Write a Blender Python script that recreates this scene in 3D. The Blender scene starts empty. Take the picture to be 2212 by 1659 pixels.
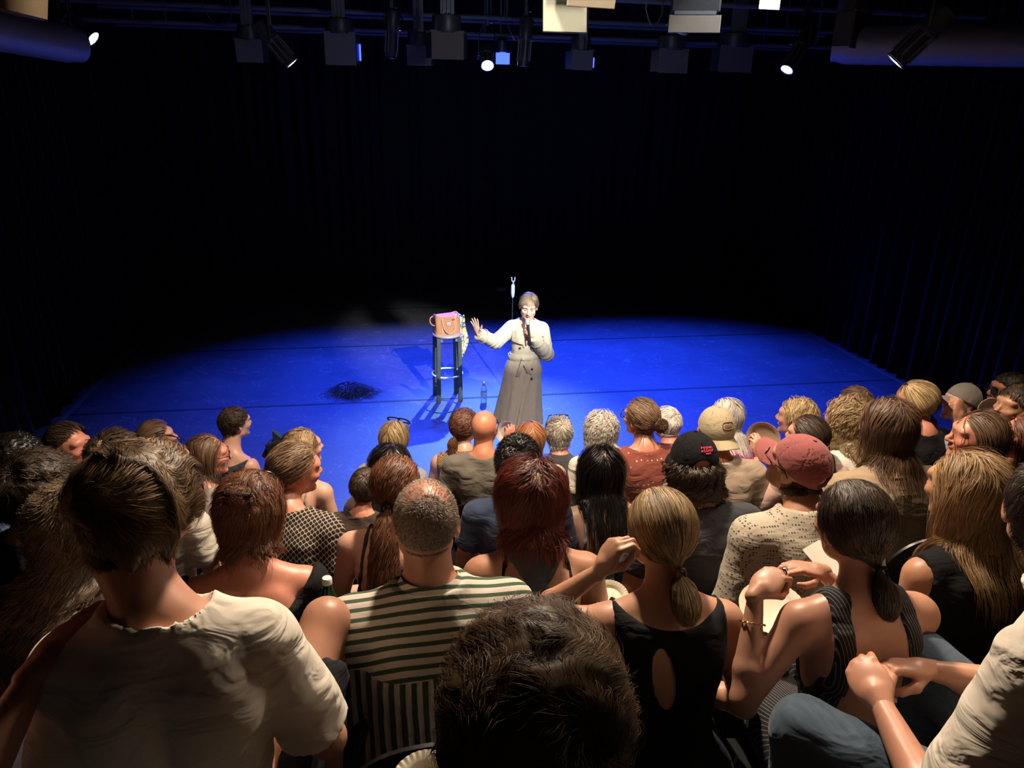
import bpy, math, random
import numpy as np
from mathutils import Vector, Matrix

random.seed(7)
RNG = np.random.default_rng(7)
R = math.radians
COL = bpy.context.scene.collection
SC = bpy.context.scene

# ---------------------------------------------------------------- camera
F, CH = 1600.0, 3.2
YAW, PIT, ROLL = R(10.1), R(20.68), R(1.3)
_rt = np.array([math.cos(YAW), -math.sin(YAW), 0])
_fh = np.array([math.sin(YAW), math.cos(YAW), 0])
FW = _fh*math.cos(PIT)+np.array([0, 0, -math.sin(PIT)])
_up = np.cross(_rt, FW)
RT = _rt*math.cos(ROLL)+_up*math.sin(ROLL)
UP = -_rt*math.sin(ROLL)+_up*math.cos(ROLL)
cam_d = bpy.data.cameras.new('camera')
cam = bpy.data.objects.new('camera', cam_d)
COL.objects.link(cam)
M = Matrix.Identity(4)
for i in range(3):
    M[i][0], M[i][1], M[i][2] = RT[i], UP[i], -FW[i]
M[2][3] = CH
cam.matrix_world = M
cam_d.sensor_width = 36
cam_d.lens = 36*F/2212
cam_d.clip_start = 0.05
cam_d.clip_end = 100
SC.camera = cam


def ray(px, py):
    return FW+RT*(px-1106)/F+UP*(829.5-py)/F


def atY(px, py, Y):          # point of the place on the plane Y = const
    d = ray(px, py)
    return d*(Y/d[1])+np.array([0, 0, CH])


def onz(px, py, z=0.0):      # point of the place at height z
    d = ray(px, py)
    return d*((z-CH)/d[2])+np.array([0, 0, CH])


# ---------------------------------------------------------------- world, exposure
SC.view_settings.view_transform = 'Standard'
SC.view_settings.look = 'None'
SC.view_settings.gamma = 1
SC.view_settings.use_curve_mapping = False
SC.view_settings.exposure = 0.0
SC.cycles.denoising_prefilter = 'FAST'      # keeps the denoiser's memory low at full size
w = bpy.data.worlds.new('world')
SC.world = w
w.use_nodes = True
w.node_tree.nodes['Background'].inputs[0].default_value = (0.25, 0.35, 1, 1)
w.node_tree.nodes['Background'].inputs[1].default_value = 0.0022


# ---------------------------------------------------------------- lights
def spot(name, loc, to, power, col, angle, blend=0.5, rad=0.05):
    l = bpy.data.lights.new(name, 'SPOT')
    l.energy = power
    l.color = col
    l.spot_size = R(angle)
    l.spot_blend = blend
    l.shadow_soft_size = rad
    o = bpy.data.objects.new(name, l)
    COL.objects.link(o)
    o.location = loc
    d = Vector(to)-Vector(loc)
    o.rotation_euler = d.to_track_quat('-Z', 'Y').to_euler()
    return o


BLUE = (0.012, 0.055, 1.0)
WARM = (1.0, 0.80, 0.60)
# blue back light wash hung over the stage
for i, x in enumerate((-0.5, 0.8, 2.1, 3.4, 4.6)):
    spot('blue_wash_light', (x, 10.9, 4.3), (x*0.8+0.3, 8.1, 0), 2600, BLUE, 78, 0.95, 0.08)
# white profile light on the performer and the bag, from far behind over the audience
spot('front_profile_light', (2.0, 1.7, 4.35), (1.08, 6.8, 1.50), 3900, (1, 0.97, 0.86), 16.0, 0.75, 0.03)
spot('front_fill_light', (2.4, 3.9, 4.4), (0.75, 7.1, 0.5), 130, (0.92, 0.94, 1.0), 44, 0.7, 0.04)
# cool white back light
spot('white_back_light', (1.75, 11.3, 3.85), (1.0, 6.5, 0), 2600, (0.36, 0.72, 1), 40, 1.0, 0.04)
# added lamp in place of stray light, brightens the rig
spot('rig_fill_light', (1.2, 4.3, 3.6), (1.2, 9.0, 4.3), 45, (0.65, 0.75, 1), 100, 1.0, 0.15)
# spill of the house front lights over the audience
spot('house_light', (0.80, 3.35, 4.65), (0.6, 2.0, 1.6), 960, WARM, 150, 0.8, 0.10)
spot('house_light', (2.6, 2.9, 4.7), (2.5, 2.6, 1.5), 235, WARM, 140, 0.8, 0.10)
spot('house_light', (0.4, 2.3, 4.9), (0.6, 4.6, 1.2), 310, WARM, 75, 0.9, 0.10)


# ---------------------------------------------------------------- mesh tools
def mesh_np(name, V, Fq, T=None):
    V = np.asarray(V, dtype=np.float32).reshape(-1, 3)
    me = bpy.data.meshes.new(name)
    parts = [np.asarray(f, dtype=np.int32) for f in ([Fq] if not isinstance(Fq, list) else Fq) if len(f)]
    me.vertices.add(len(V))
    me.vertices.foreach_set('co', V.ravel())
    nl = sum(p.size for p in parts)
    me.loops.add(nl)
    me.loops.foreach_set('vertex_index', np.concatenate([p.ravel() for p in parts]) if parts else [])
    tot = np.concatenate([np.full(len(p), p.shape[1], dtype=np.int32) for p in parts])
    start = np.concatenate([[0], np.cumsum(tot)[:-1]]).astype(np.int32)
    me.polygons.add(len(tot))
    me.polygons.foreach_set('loop_start', start)
    me.polygons.foreach_set('use_smooth', np.ones(len(tot), dtype=bool))
    me.update(calc_edges=True)
    return me


def link(name, me, m=None, parent=None):
    o = bpy.data.objects.new(name, me)
    COL.objects.link(o)
    if m is not None:
        for mm in (m if isinstance(m, (list, tuple)) else [m]):
            me.materials.append(mm)
    if parent is not None:
        o.parent = parent
    return o


def tag(o, label=None, cat=None, group=None, kind=None):
    if label: o['label'] = label
    if cat: o['category'] = cat
    if group: o['group'] = group
    if kind: o['kind'] = kind
    return o


def empty(name, loc=(0, 0, 0), rz=0.0, label=None, cat=None, group=None):
    o = bpy.data.objects.new(name, None)
    COL.objects.link(o)
    o.location = loc
    o.rotation_euler = (0, 0, rz)
    o.empty_display_size = 0.1
    return tag(o, label, cat, group)


class MB:
    """collects simple solids into one mesh"""
    def __init__(s):
        s.V, s.F, s.n, s.flat = [], [], 0, []

    def add(s, V, Fs):
        s.V += [tuple(v) for v in V]
        s.F += [tuple(i+s.n for i in f) for f in Fs]
        s.n += len(V)
        return s

    def box(s, c, d, M=None):
        V = []
        for i in (-1, 1):
            for j in (-1, 1):
                for k in (-1, 1):
                    v = Vector((d[0]*i/2, d[1]*j/2, d[2]*k/2))
                    if M is not None: v = M @ v
                    V.append((v[0]+c[0], v[1]+c[1], v[2]+c[2]))
        return s.add(V, [(0, 1, 3, 2), (4, 6, 7, 5), (0, 4, 5, 1), (2, 3, 7, 6), (0, 2, 6, 4), (1, 5, 7, 3)])

    def tube(s, pts, r, n=10, closed=False, cap=True, flat=1.0):
        pts = [Vector(p) for p in pts]
        rs = r if isinstance(r, (list, tuple)) else [r]*len(pts)
        V, Fs, u = [], [], None
        m = len(pts)
        for i, p in enumerate(pts):
            a, b = pts[(i-1) % m if closed else max(i-1, 0)], pts[(i+1) % m if closed else min(i+1, m-1)]
            t = (b-a).normalized() if (b-a).length > 1e-9 else Vector((0, 0, 1))
            if u is None:
                u = t.orthogonal().normalized()
            u = (u-t*u.dot(t))
            u = u.normalized() if u.length > 1e-6 else t.orthogonal().normalized()
            v = t.cross(u)
            for k in range(n):
                a_ = 2*math.pi*k/n
                V.append(p+(u*math.cos(a_)+v*math.sin(a_)*flat)*rs[i])
        for i in range(m if closed else m-1):
            i2 = (i+1) % m
            for k in range(n):
                k2 = (k+1) % n
                Fs.append((i*n+k, i*n+k2, i2*n+k2, i2*n+k))
        if cap and not closed:
            Fs.append(tuple(reversed(range(n))))
            Fs.append(tuple(range((m-1)*n, m*n)))
        return s.add(V, Fs)

    def lathe(s, prof, n=24, M=None, cap=True):
        V, Fs = [], []
        for (r, z) in prof:
            for k in range(n):
                a = 2*math.pi*k/n
                v = Vector((r*math.cos(a), r*math.sin(a), z))
                V.append(M @ v if M is not None else v)
        m = len(prof)
        for i in range(m-1):
            for k in range(n):
                k2 = (k+1) % n
                Fs.append((i*n+k, i*n+k2, (i+1)*n+k2, (i+1)*n+k))
        if cap:
            Fs.append(tuple(reversed(range(n))))
            Fs.append(tuple(range((m-1)*n, m*n)))
        return s.add(V, Fs)

    def grid(s, fn, nu, nv, thick=0.0):
        V = [fn(i/(nu-1), j/(nv-1)) for i in range(nu) for j in range(nv)]
        Fs = [(i*nv+j, (i+1)*nv+j, (i+1)*nv+j+1, i*nv+j+1) for i in range(nu-1) for j in range(nv-1)]
        if thick:
            A = np.array([tuple(v) for v in V]).reshape(nu, nv, 3)
            du, dv = np.gradient(A, axis=0), np.gradient(A, axis=1)
            nrm = np.cross(du, dv)
            nrm /= np.linalg.norm(nrm, axis=2, keepdims=True)+1e-12
            B = (A-nrm*thick).reshape(-1, 3)
            n0 = nu*nv
            V = V+[tuple(b) for b in B]
            Fs += [tuple(n0+k for k in reversed(f)) for f in Fs]
            rim = [i*nv for i in range(nu)]+[(nu-1)*nv+j for j in range(1, nv)]+[i*nv+nv-1 for i in range(nu-2, -1, -1)]+[j for j in range(nv-2, 0, -1)]
            for a, b in zip(rim, rim[1:]+rim[:1]):
                Fs.append((b, a, a+n0, b+n0))
        return s.add(V, Fs)

    def build(s, name, m, parent=None, smooth=True, bevel=0.0, sub=0):
        me = bpy.data.meshes.new(name)
        me.from_pydata([tuple(v) for v in s.V], [], s.F)
        me.update()
        o = link(name, me, m, parent)
        if smooth:
            me.polygons.foreach_set('use_smooth', np.ones(len(me.polygons), dtype=bool))
            me.set_sharp_from_angle(angle=R(40))
        if bevel:
            b = o.modifiers.new('bevel', 'BEVEL')
            b.width, b.segments, b.limit_method = bevel, 2, 'ANGLE'
        if sub:
            b = o.modifiers.new('sub', 'SUBSURF')
            b.levels = b.render_levels = sub
        return o


def rotm(ax, a):
    return Matrix.Rotation(R(a), 3, ax)


# ---------------------------------------------------------------- implicit bodies
def smin(a, b, k):
    h = np.clip(0.5+0.5*(b-a)/k, 0, 1)
    return b*(1-h)+a*h-k*h*(1-h)


def rc(P, a, b, r1, r2):                       # capsule of two radii
    a = np.asarray(a, np.float32); b = np.asarray(b, np.float32)
    d = b-a
    t = np.clip(((P-a)@d)/(d@d), 0, 1)
    q = P-a-t[..., None]*d
    return np.sqrt((q*q).sum(-1))-(r1+(r2-r1)*t)


def el(P, c, r):
    q = P-np.asarray(c, np.float32)
    r = np.asarray(r, np.float32)
    k0 = np.sqrt(((q/r)**2).sum(-1))
    k1 = np.sqrt(((q/(r*r))**2).sum(-1))+1e-9
    return k0*(k0-1)/k1


def nets(D, xs, ys, zs):
    S = D < 0
    c = S[:-1, :-1, :-1].astype(np.int8)
    tot = c.copy()
    for a, b, d in [(1, 0, 0), (0, 1, 0), (0, 0, 1), (1, 1, 0), (1, 0, 1), (0, 1, 1), (1, 1, 1)]:
        tot = tot+S[a:S.shape[0]-1+a, b:S.shape[1]-1+b, d:S.shape[2]-1+d]
    I = np.argwhere((tot > 0) & (tot < 8))
    if len(I) == 0:
        return np.zeros((0, 3)), np.zeros((0, 4), int)
    idx = np.full(tot.shape, -1, np.int32)
    idx[I[:, 0], I[:, 1], I[:, 2]] = np.arange(len(I))
    cor = [(i, j, k) for i in (0, 1) for j in (0, 1) for k in (0, 1)]
    pos, val = {}, {}
    for q in cor:
        a = I+np.array(q)
        pos[q] = np.stack([xs[a[:, 0]], ys[a[:, 1]], zs[a[:, 2]]], 1)
        val[q] = D[a[:, 0], a[:, 1], a[:, 2]]
    acc = np.zeros((len(I), 3)); cnt = np.zeros(len(I))
    for q in cor:
        for ax in range(3):
            if q[ax] == 0:
                p = tuple(1 if k == ax else q[k] for k in range(3))
                va, vb = val[q], val[p]
                m = (va < 0) != (vb < 0)
                t = np.where(m, va/(va-vb+1e-20), 0)
                pt = pos[q]+(pos[p]-pos[q])*t[:, None]
                acc += pt*m[:, None]; cnt += m
    V = acc/np.maximum(cnt, 1)[:, None]
    Fs = []
    for ax in range(3):
        sl0 = [slice(None)]*3; sl1 = [slice(None)]*3
        sl0[ax] = slice(0, -1); sl1[ax] = slice(1, None)
        A, B = S[tuple(sl0)], S[tuple(sl1)]
        E = np.argwhere(A != B)
        o = [k for k in range(3) if k != ax]
        ok = (E[:, o[0]] > 0) & (E[:, o[1]] > 0) & (E[:, o[0]] < S.shape[o[0]]-1) & (E[:, o[1]] < S.shape[o[1]]-1)
        E = E[ok]
        if len(E) == 0: continue
        def g(da, db):
            q = E.copy(); q[:, o[0]] -= da; q[:, o[1]] -= db
            return idx[q[:, 0], q[:, 1], q[:, 2]]
        qd = np.stack([g(1, 1), g(0, 1), g(0, 0), g(1, 0)], 1)
        ins = A[E[:, 0], E[:, 1], E[:, 2]]
        if ax == 1: ins = ~ins
        qd[~ins] = qd[~ins][:, ::-1]
        Fs.append(qd)
    Fq = np.concatenate(Fs)
    Fq = Fq[(Fq >= 0).all(1)]
    return V, Fq


def axis(segs):          # [(start, end, step), ...] joined
    out = []
    for a, b, s in segs:
        n = max(1, int(round((b-a)/s)))
        out += list(a+(b-a)*np.arange(n)/n)
    out.append(segs[-1][1])
    return np.array(out, np.float32)


def gridP(xs, ys, zs):
    return np.stack(np.meshgrid(xs, ys, zs, indexing='ij'), -1).astype(np.float32)


def solid(f, xs, ys, zs):
    return nets(f(gridP(xs, ys, zs)), xs, ys, zs)


def box_solid(f, lo, hi, st):
    ax = [axis([(lo[i], hi[i], st)]) for i in range(3)]
    return solid(f, *ax)


def fbm(P, s, seed=0):                          # cheap smooth folds
    rng = np.random.default_rng(seed)
    out = 0
    for i in range(5):
        d = rng.normal(size=3); d /= np.linalg.norm(d)
        fr = s*(1+0.5*i)
        out = out+np.sin((P@d.astype(np.float32))*fr+rng.uniform(0, 6)+1.5*np.sin((P@rng.normal(size=3).astype(np.float32))*s*0.5))/(1+0.4*i)
    return out/3


# ---------------------------------------------------------------- materials
_mats = {}


class NT:
    def __init__(s, name):
        s.m = bpy.data.materials.new(name)
        s.m.use_nodes = True
        s.t = s.m.node_tree
        s.b = s.t.nodes['Principled BSDF']

    def n(s, typ, **kw):
        nd = s.t.nodes.new(typ)
        for k, v in kw.items():
            if k.startswith('i_'):
                key = k[2:]
                key = int(key) if key.isdigit() else key.replace('_', ' ')
                s.set(nd.inputs[key], v)
            else:
                setattr(nd, k, v)
        return nd

    def set(s, sock, v):
        if isinstance(v, bpy.types.NodeSocket):
            s.t.links.new(v, sock)
        elif isinstance(v, bpy.types.Node):
            s.t.links.new(v.outputs[0], sock)
        else:
            if sock.type == 'RGBA' and len(v) == 3: v = (*v, 1)
            sock.default_value = v

    def math(s, op, a, b=0.0, c=None):
        nd = s.n('ShaderNodeMath', operation=op)
        s.set(nd.inputs[0], a); s.set(nd.inputs[1], b)
        if c is not None: s.set(nd.inputs[2], c)
        return nd.outputs[0]

    def mix(s, f, a, b):
        nd = s.n('ShaderNodeMix', data_type='RGBA')
        s.set(nd.inputs[0], f); s.set(nd.inputs[6], a); s.set(nd.inputs[7], b)
        return nd.outputs[2]

    def noise(s, scale, vec=None, detail=3, rough=0.5, dist=0.0):
        nd = s.n('ShaderNodeTexNoise')
        nd.inputs['Scale'].default_value = scale
        nd.inputs['Detail'].default_value = detail
        nd.inputs['Roughness'].default_value = rough
        nd.inputs['Distortion'].default_value = dist
        if vec is not None: s.set(nd.inputs['Vector'], vec)
        return nd.outputs[0]

    def co(s):
        return s.n('ShaderNodeTexCoord').outputs['Object']

    def map(s, scale=(1, 1, 1), rot=(0, 0, 0)):
        nd = s.n('ShaderNodeMapping')
        s.set(nd.inputs[0], s.co())
        nd.inputs['Scale'].default_value = scale
        nd.inputs['Rotation'].default_value = rot
        return nd.outputs[0]

    def xyz(s):
        nd = s.n('ShaderNodeSeparateXYZ')
        s.set(nd.inputs[0], s.co())
        return nd.outputs

    def bump(s, h, strength=0.3, dist=0.01, prev=None):
        nd = s.n('ShaderNodeBump')
        nd.inputs['Strength'].default_value = strength
        nd.inputs['Distance'].default_value = dist
        s.set(nd.inputs['Height'], h)
        if prev is not None: s.set(nd.inputs['Normal'], prev)
        s.set(s.b.inputs['Normal'], nd.outputs[0])
        return nd.outputs[0]


def pm(name, col, rough=0.6, metal=0.0, spec=0.5, bump=None, emit=None, var=0.0):
    """plain procedural surface with a little variation"""
    if name in _mats: return _mats[name]
    t = NT(name)
    if var:
        f = t.noise(9, t.co(), 4)
        c2 = tuple(min(1, c*(1+var)+0.01*var) for c in col)
        c1 = tuple(c*(1-var) for c in col)
        t.set(t.b.inputs['Base Color'], t.mix(f, c1, c2))
    else:
        t.b.inputs['Base Color'].default_value = (*col, 1)
    t.b.inputs['Roughness'].default_value = rough
    t.b.inputs['Metallic'].default_value = metal
    t.b.inputs['Specular IOR Level'].default_value = spec
    if bump: t.bump(t.noise(bump[0], t.co(), 4), bump[1], bump[2] if len(bump) > 2 else 0.005)
    if emit:
        t.b.inputs['Emission Color'].default_value = (*emit[0], 1)
        t.b.inputs['Emission Strength'].default_value = emit[1]
    _mats[name] = t.m
    return t.m


def skin_mat(col):
    k = 'skin_%d_%d_%d' % tuple(int(c*100) for c in col)
    if k in _mats: return _mats[k]
    t = NT('skin')
    f = t.noise(28, t.co(), 5, 0.6)
    f2 = t.noise(6, t.co(), 2)
    c = t.mix(f, tuple(x*0.86 for x in col), tuple(min(1, x*1.1) for x in col))
    c = t.mix(t.math('MULTIPLY', f2, 0.35), c, (col[0]*1.0, col[1]*0.68, col[2]*0.62))
    t.set(t.b.inputs['Base Color'], c)
    t.b.inputs['Roughness'].default_value = 0.43
    t.b.inputs['Subsurface Weight'].default_value = 0.12
    t.b.inputs['Subsurface Radius'].default_value = (0.02, 0.008, 0.004)
    t.b.inputs['Subsurface Scale'].default_value = 0.5
    t.bump(t.noise(220, t.co(), 2), 0.12, 0.001)
    _mats[k] = t.m
    return t.m


def fabric(name, col, pat=None, col2=None, rough=0.85, wr=0.5, wmap=(1, 1, 2.3)):
    k = 'fab_'+name
    if k in _mats: return _mats[k]
    t = NT(name)
    base = t.mix(t.noise(5, t.co(), 3), tuple(c*0.92 for c in col), tuple(min(1, c*1.08) for c in col))
    nb = None
    X = t.xyz()
    if pat == 'shirt_stripes':      # yoke: stripes run across; below: stripes run down in pleats
        zz = t.math('ADD', t.math('ADD', X[2], X[1]), t.math('MULTIPLY', t.noise(7, t.co()), 0.010))
        hs = t.math('GREATER_THAN', t.math('SINE', t.math('MULTIPLY', zz, 2*math.pi/0.034)), 0.25)
        xx = t.math('ADD', X[0], t.math('MULTIPLY', t.noise(5, t.co()), 0.018))
        vs = t.math('GREATER_THAN', t.math('SINE', t.math('MULTIPLY', xx, 2*math.pi/0.026)), 0.0)
        yk = t.math('GREATER_THAN', X[2], 0.455)
        f = t.math('ADD', t.math('MULTIPLY', hs, yk), t.math('MULTIPLY', vs, t.math('SUBTRACT', 1.0, yk)))
        base = t.mix(f, base, col2)
        h = t.math('MULTIPLY', t.math('SINE', t.math('MULTIPLY', xx, 2*math.pi/0.026)), t.math('SUBTRACT', 1.0, yk))
        nb = t.bump(h, 0.6, 0.006)
        seam = t.math('LESS_THAN', t.math('ABSOLUTE', t.math('SUBTRACT', X[2], 0.458)), 0.006)
        nb = t.bump(seam, 0.5, 0.004, nb)
    elif pat == 'stripes':
        f = t.math('GREATER_THAN', t.math('SINE', t.math('MULTIPLY', X[2], 2*math.pi/0.03)), 0.0)
        base = t.mix(f, base, col2)
    elif pat == 'pinstripes':
        u = t.math('ADD', X[0], t.math('MULTIPLY', X[1], 0.35))
        f = t.math('GREATER_THAN', t.math('SINE', t.math('MULTIPLY', u, 2*math.pi/0.008)), 0.72)
        base = t.mix(f, base, col2)
    elif pat == 'dots':
        v = t.n('ShaderNodeTexVoronoi', feature='F1')
        t.set(v.inputs['Vector'], t.map((1, 0.6, 1)))
        v.inputs['Scale'].default_value = 32
        v.inputs['Randomness'].default_value = 0.35
        base = t.mix(t.math('LESS_THAN', v.outputs['Distance'], 0.17), base, col2)
    elif pat == 'chain':
        u = t.math('MULTIPLY', X[0], 2*math.pi/0.022)
        v = t.math('MULTIPLY', t.math('ADD', X[2], X[1]), 2*math.pi/0.030)
        s1 = t.math('ABSOLUTE', t.math('ADD', t.math('SINE', u), t.math('MULTIPLY', t.math('SINE', v), 0.75)))
        base = t.mix(t.math('MULTIPLY', t.math('LESS_THAN', s1, 0.42), 0.9), base, col2)
    elif pat == 'zigzag':
        z = t.math('ADD', X[2], t.math('MULTIPLY', t.math('PINGPONG', X[0], 0.008), 1.0))
        base = t.mix(t.math('GREATER_THAN', t.math('SINE', t.math('MULTIPLY', z, 2*math.pi/0.011)), 0.1), base, col2)
    elif pat == 'check':
        f = t.math('GREATER_THAN', t.math('MULTIPLY', t.math('SINE', t.math('MULTIPLY', X[0], 500)), t.math('SINE', t.math('MULTIPLY', X[2], 500))), 0.0)
        base = t.mix(f, base, col2)
    elif pat == 'knit':
        # openwork: rings of holes round medallions and rows of holes between
        px = t.math('SUBTRACT', t.math('PINGPONG', t.math('ADD', X[0], 0.03), 0.075), 0.0)
        pz = t.math('SUBTRACT', X[2], 0.43)
        rr = t.math('SQRT', t.math('ADD', t.math('MULTIPLY', px, px), t.math('MULTIPLY', t.math('MULTIPLY', pz, pz), 1.3)))
        ring = t.math('SINE', t.math('MULTIPLY', rr, 2*math.pi/0.019))
        v = t.n('ShaderNodeTexVoronoi', feature='F1')
        t.set(v.inputs['Vector'], t.map((1, 0.6, 1)))
        v.inputs['Scale'].default_value = 105
        v.inputs['Randomness'].default_value = 0.2
        hole = t.math('MULTIPLY', t.math('LESS_THAN', v.outputs['Distance'], 0.34), t.math('GREATER_THAN', ring, -0.35))
        base = t.mix(hole, base, tuple(c*0.16 for c in col))
        nb = t.bump(t.math('ADD', t.math('SUBTRACT', 1.0, hole), t.math('MULTIPLY', ring, 0.08)), 0.6, 0.003)
    elif pat == 'camo':
        f = t.math('GREATER_THAN', t.noise(12, t.co(), 2, 0.5, 0.4), 0.52)
        base = t.mix(f, base, col2)
    elif pat == 'denim':
        base = t.mix(t.noise(60, t.map((1, 0.2, 1)), 4), tuple(c*0.7 for c in col), tuple(min(1, c*1.35) for c in col))
    t.set(t.b.inputs['Base Color'], base)
    t.b.inputs['Roughness'].default_value = rough
    t.b.inputs['Specular IOR Level'].default_value = 0.25
    t.b.inputs['Sheen Weight'].default_value = 0.12 if max(col) > 0.03 else 0.02
    if wr:
        n1 = t.noise(7, t.map(wmap, (0.3, 0.4, 0) if wmap[2] > 1 else (0, 0, 0)), 3, 0.45, 1.2)
        nb = t.bump(n1, wr, 0.03, nb)
    t.bump(t.noise(420, t.co(), 1), 0.12, 0.001, nb)
    _mats[k] = t.m
    return t.m


def hair_mat(name, c1, c2, rough=0.5, tips=None):
    k = 'hair_'+name
    if k in _mats: return _mats[k]
    t = NT(name+'_hair')
    a = t.n('ShaderNodeAttribute', attribute_name='tone')
    c = t.mix(a.outputs['Fac'], c1, c2)
    if tips is not None:
        a2 = t.n('ShaderNodeAttribute', attribute_name='along')
        c = t.mix(a2.outputs['Fac'], c, tips)
    t.set(t.b.inputs['Base Color'], c)
    t.b.inputs['Roughness'].default_value = rough
    t.b.inputs['Specular IOR Level'].default_value = 0.4
    t.b.inputs['Anisotropic'].default_value = 0.4
    _mats[k] = t.m
    return t.m


# ================================================================ THE BLACK BOX
def floor_mat():
    t = NT('dance_floor_vinyl')
    n1 = t.noise(1.3, t.co(), 5, 0.6)
    n2 = t.noise(26, t.map((1, 3.5, 1), (0, 0, 0.6)), 6, 0.65, 1.5)
    n3 = t.noise(9, t.map((3, 0.7, 1), (0, 0, 0.9)), 6, 0.7, 2.5)
    scuff = t.math('MULTIPLY', t.math('GREATER_THAN', n2, 0.615), 0.42)
    scuff2 = t.math('MULTIPLY', t.math('GREATER_THAN', n3, 0.63), 0.30)
    ln = None
    for sc, rot, w_ in ((0.9, 0.5, 0.0035), (1.7, -0.7, 0.006), (3.1, 1.1, 0.006)):
        nn = t.noise(sc, t.map((1, 1, 1), (0, 0, rot)), 3, 0.55, 1.0)
        l1 = t.math('LESS_THAN', t.math('ABSOLUTE', t.math('SUBTRACT', nn, 0.5)), w_)
        l1 = t.math('MULTIPLY', l1, t.math('GREATER_THAN', t.noise(2.2*sc, t.map((1, 1, 1), (0, 0, -rot)), 2), 0.53))
        ln = l1 if ln is None else t.math('ADD', ln, l1)
    f = t.math('ADD', t.math('MULTIPLY', n1, 0.55), t.math('ADD', scuff, scuff2))
    f = t.math('ADD', f, t.math('MULTIPLY', ln, 0.38))
    t.set(t.b.inputs['Base Color'], t.mix(f, (0.024, 0.028, 0.036), (0.135, 0.145, 0.160)))
    t.set(t.b.inputs['Roughness'], t.math('ADD', 0.50, t.math('MULTIPLY', n1, 0.14)))
    t.b.inputs['Specular IOR Level'].default_value = 0.38
    t.bump(t.noise(3.0, t.co(), 4, 0.55, 0.6), 0.12, 0.03)
    return t.m


def curtain_mat(name, c=0.006):
    t = NT(name)
    n = t.noise(40, t.map((1, 1, 0.15)), 3)
    t.set(t.b.inputs['Base Color'], t.mix(n, (c*0.7, c*0.75, c*0.9), (c*1.4, c*1.5, c*1.8)))
    t.b.inputs['Roughness'].default_value = 0.95
    t.b.inputs['Specular IOR Level'].default_value = 0.1
    t.b.inputs['Sheen Weight'].default_value = 0.05
    return t.m


XL, XR, YB, ZC = -3.55, 6.55, 13.45, 5.4
MB().box(((XL+XR)/2, (YB-1.6)/2, -0.1), (XR-XL+1.2, YB+2.8, 0.2)).build('floor', floor_mat(), smooth=False)['kind'] = 'structure'
MB().box(((XL+XR)/2, (YB-1.6)/2, ZC+0.1), (XR-XL+1.2, YB+2.8, 0.2)).build('ceiling', pm('black_ceiling', (0.012, 0.012, 0.014), 0.9), smooth=False)['kind'] = 'structure'


def curtain(name, a, b, seed, amp=0.055, wl=0.21):
    """a heavy pleated drape from a to b, floor to ceiling, gathered a little at the hem"""
    a, b = np.array(a, float), np.array(b, float)
    Ln = np.linalg.norm(b-a); t = (b-a)/Ln; nrm = np.array([-t[1], t[0]])
    rng = np.random.default_rng(seed)
    ph = np.cumsum(rng.uniform(0.6, 1.5, 400))
    def fn(u, v):
        s = u*Ln
        w_ = np.interp(s/wl, np.arange(400), ph)*2*math.pi/1.05
        k = 1-0.35*v
        o = amp*k*math.sin(w_)+amp*0.4*math.sin(w_*0.37+3*v)
        if v < 0.06: o += (0.06-v)*1.1*math.sin(w_*2.1+1)*0.6
        p = a+t*(s+0.02*math.sin(w_*1.3)*v)+nrm*o
        return (p[0], p[1], ZC*v)
    m = curtain_mat(name+'_velvet', 0.016 if name == 'wall_back' else 0.006)
    o = MB().grid(fn, int(Ln/0.035), 14, 0.012).build(name, m)
    o['kind'] = 'structure'


curtain('wall_back', (XR+0.1, YB), (XL-0.1, YB), 1)
curtain('wall_left', (XL, YB), (XL, -1.6), 2)
curtain('wall_right', (XR, -1.6), (XR, YB), 3)
MB().box(((XL+XR)/2, -1.7, ZC/2), (XR-XL+0.6, 0.1, ZC)).build('wall_near', pm('black_wall', (0.012, 0.012, 0.012), 0.9), smooth=False)['kind'] = 'structure'
# taped joints of the vinyl rolls and the taped side edges
TAPE = pm('floor_tape', (0.010, 0.011, 0.014), 0.75)
EDGE = pm('edge_tape', (0.10, 0.115, 0.13), 0.5, bump=(30, 0.4, 0.01))
for i, y in enumerate((7.95, 10.05, 12.05)):
    MB().box(((XL+XR)/2, y, 0.001), (XR-XL-0.3, 0.042 if i == 0 else 0.045, 0.002)).build('trim_%d' % (i+1), TAPE, smooth=False)['kind'] = 'structure'
for i, x in enumerate((XL+0.16, XR-0.14)):
    MB().box((x, 9.6, 0.002), (0.05, 7.4, 0.004)).build('trim_%d' % (i+4), EDGE, smooth=False)['kind'] = 'structure'
# raked platforms under the seats, stage floor for the front row
RISE = pm('black_platform', (0.014, 0.014, 0.015), 0.7, bump=(60, 0.2, 0.004))
TIERS = [(4.08, 0.0), (3.56, 0.10), (3.12, 0.30), (2.70, 0.40), (2.22, 0.60), (1.80, 0.76), (1.40, 0.95), (0.90, 1.20), (0.2, 1.36), (-1.6, 1.50)]


# ---------------------------------------------------------------- hands
_hands = {}


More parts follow.
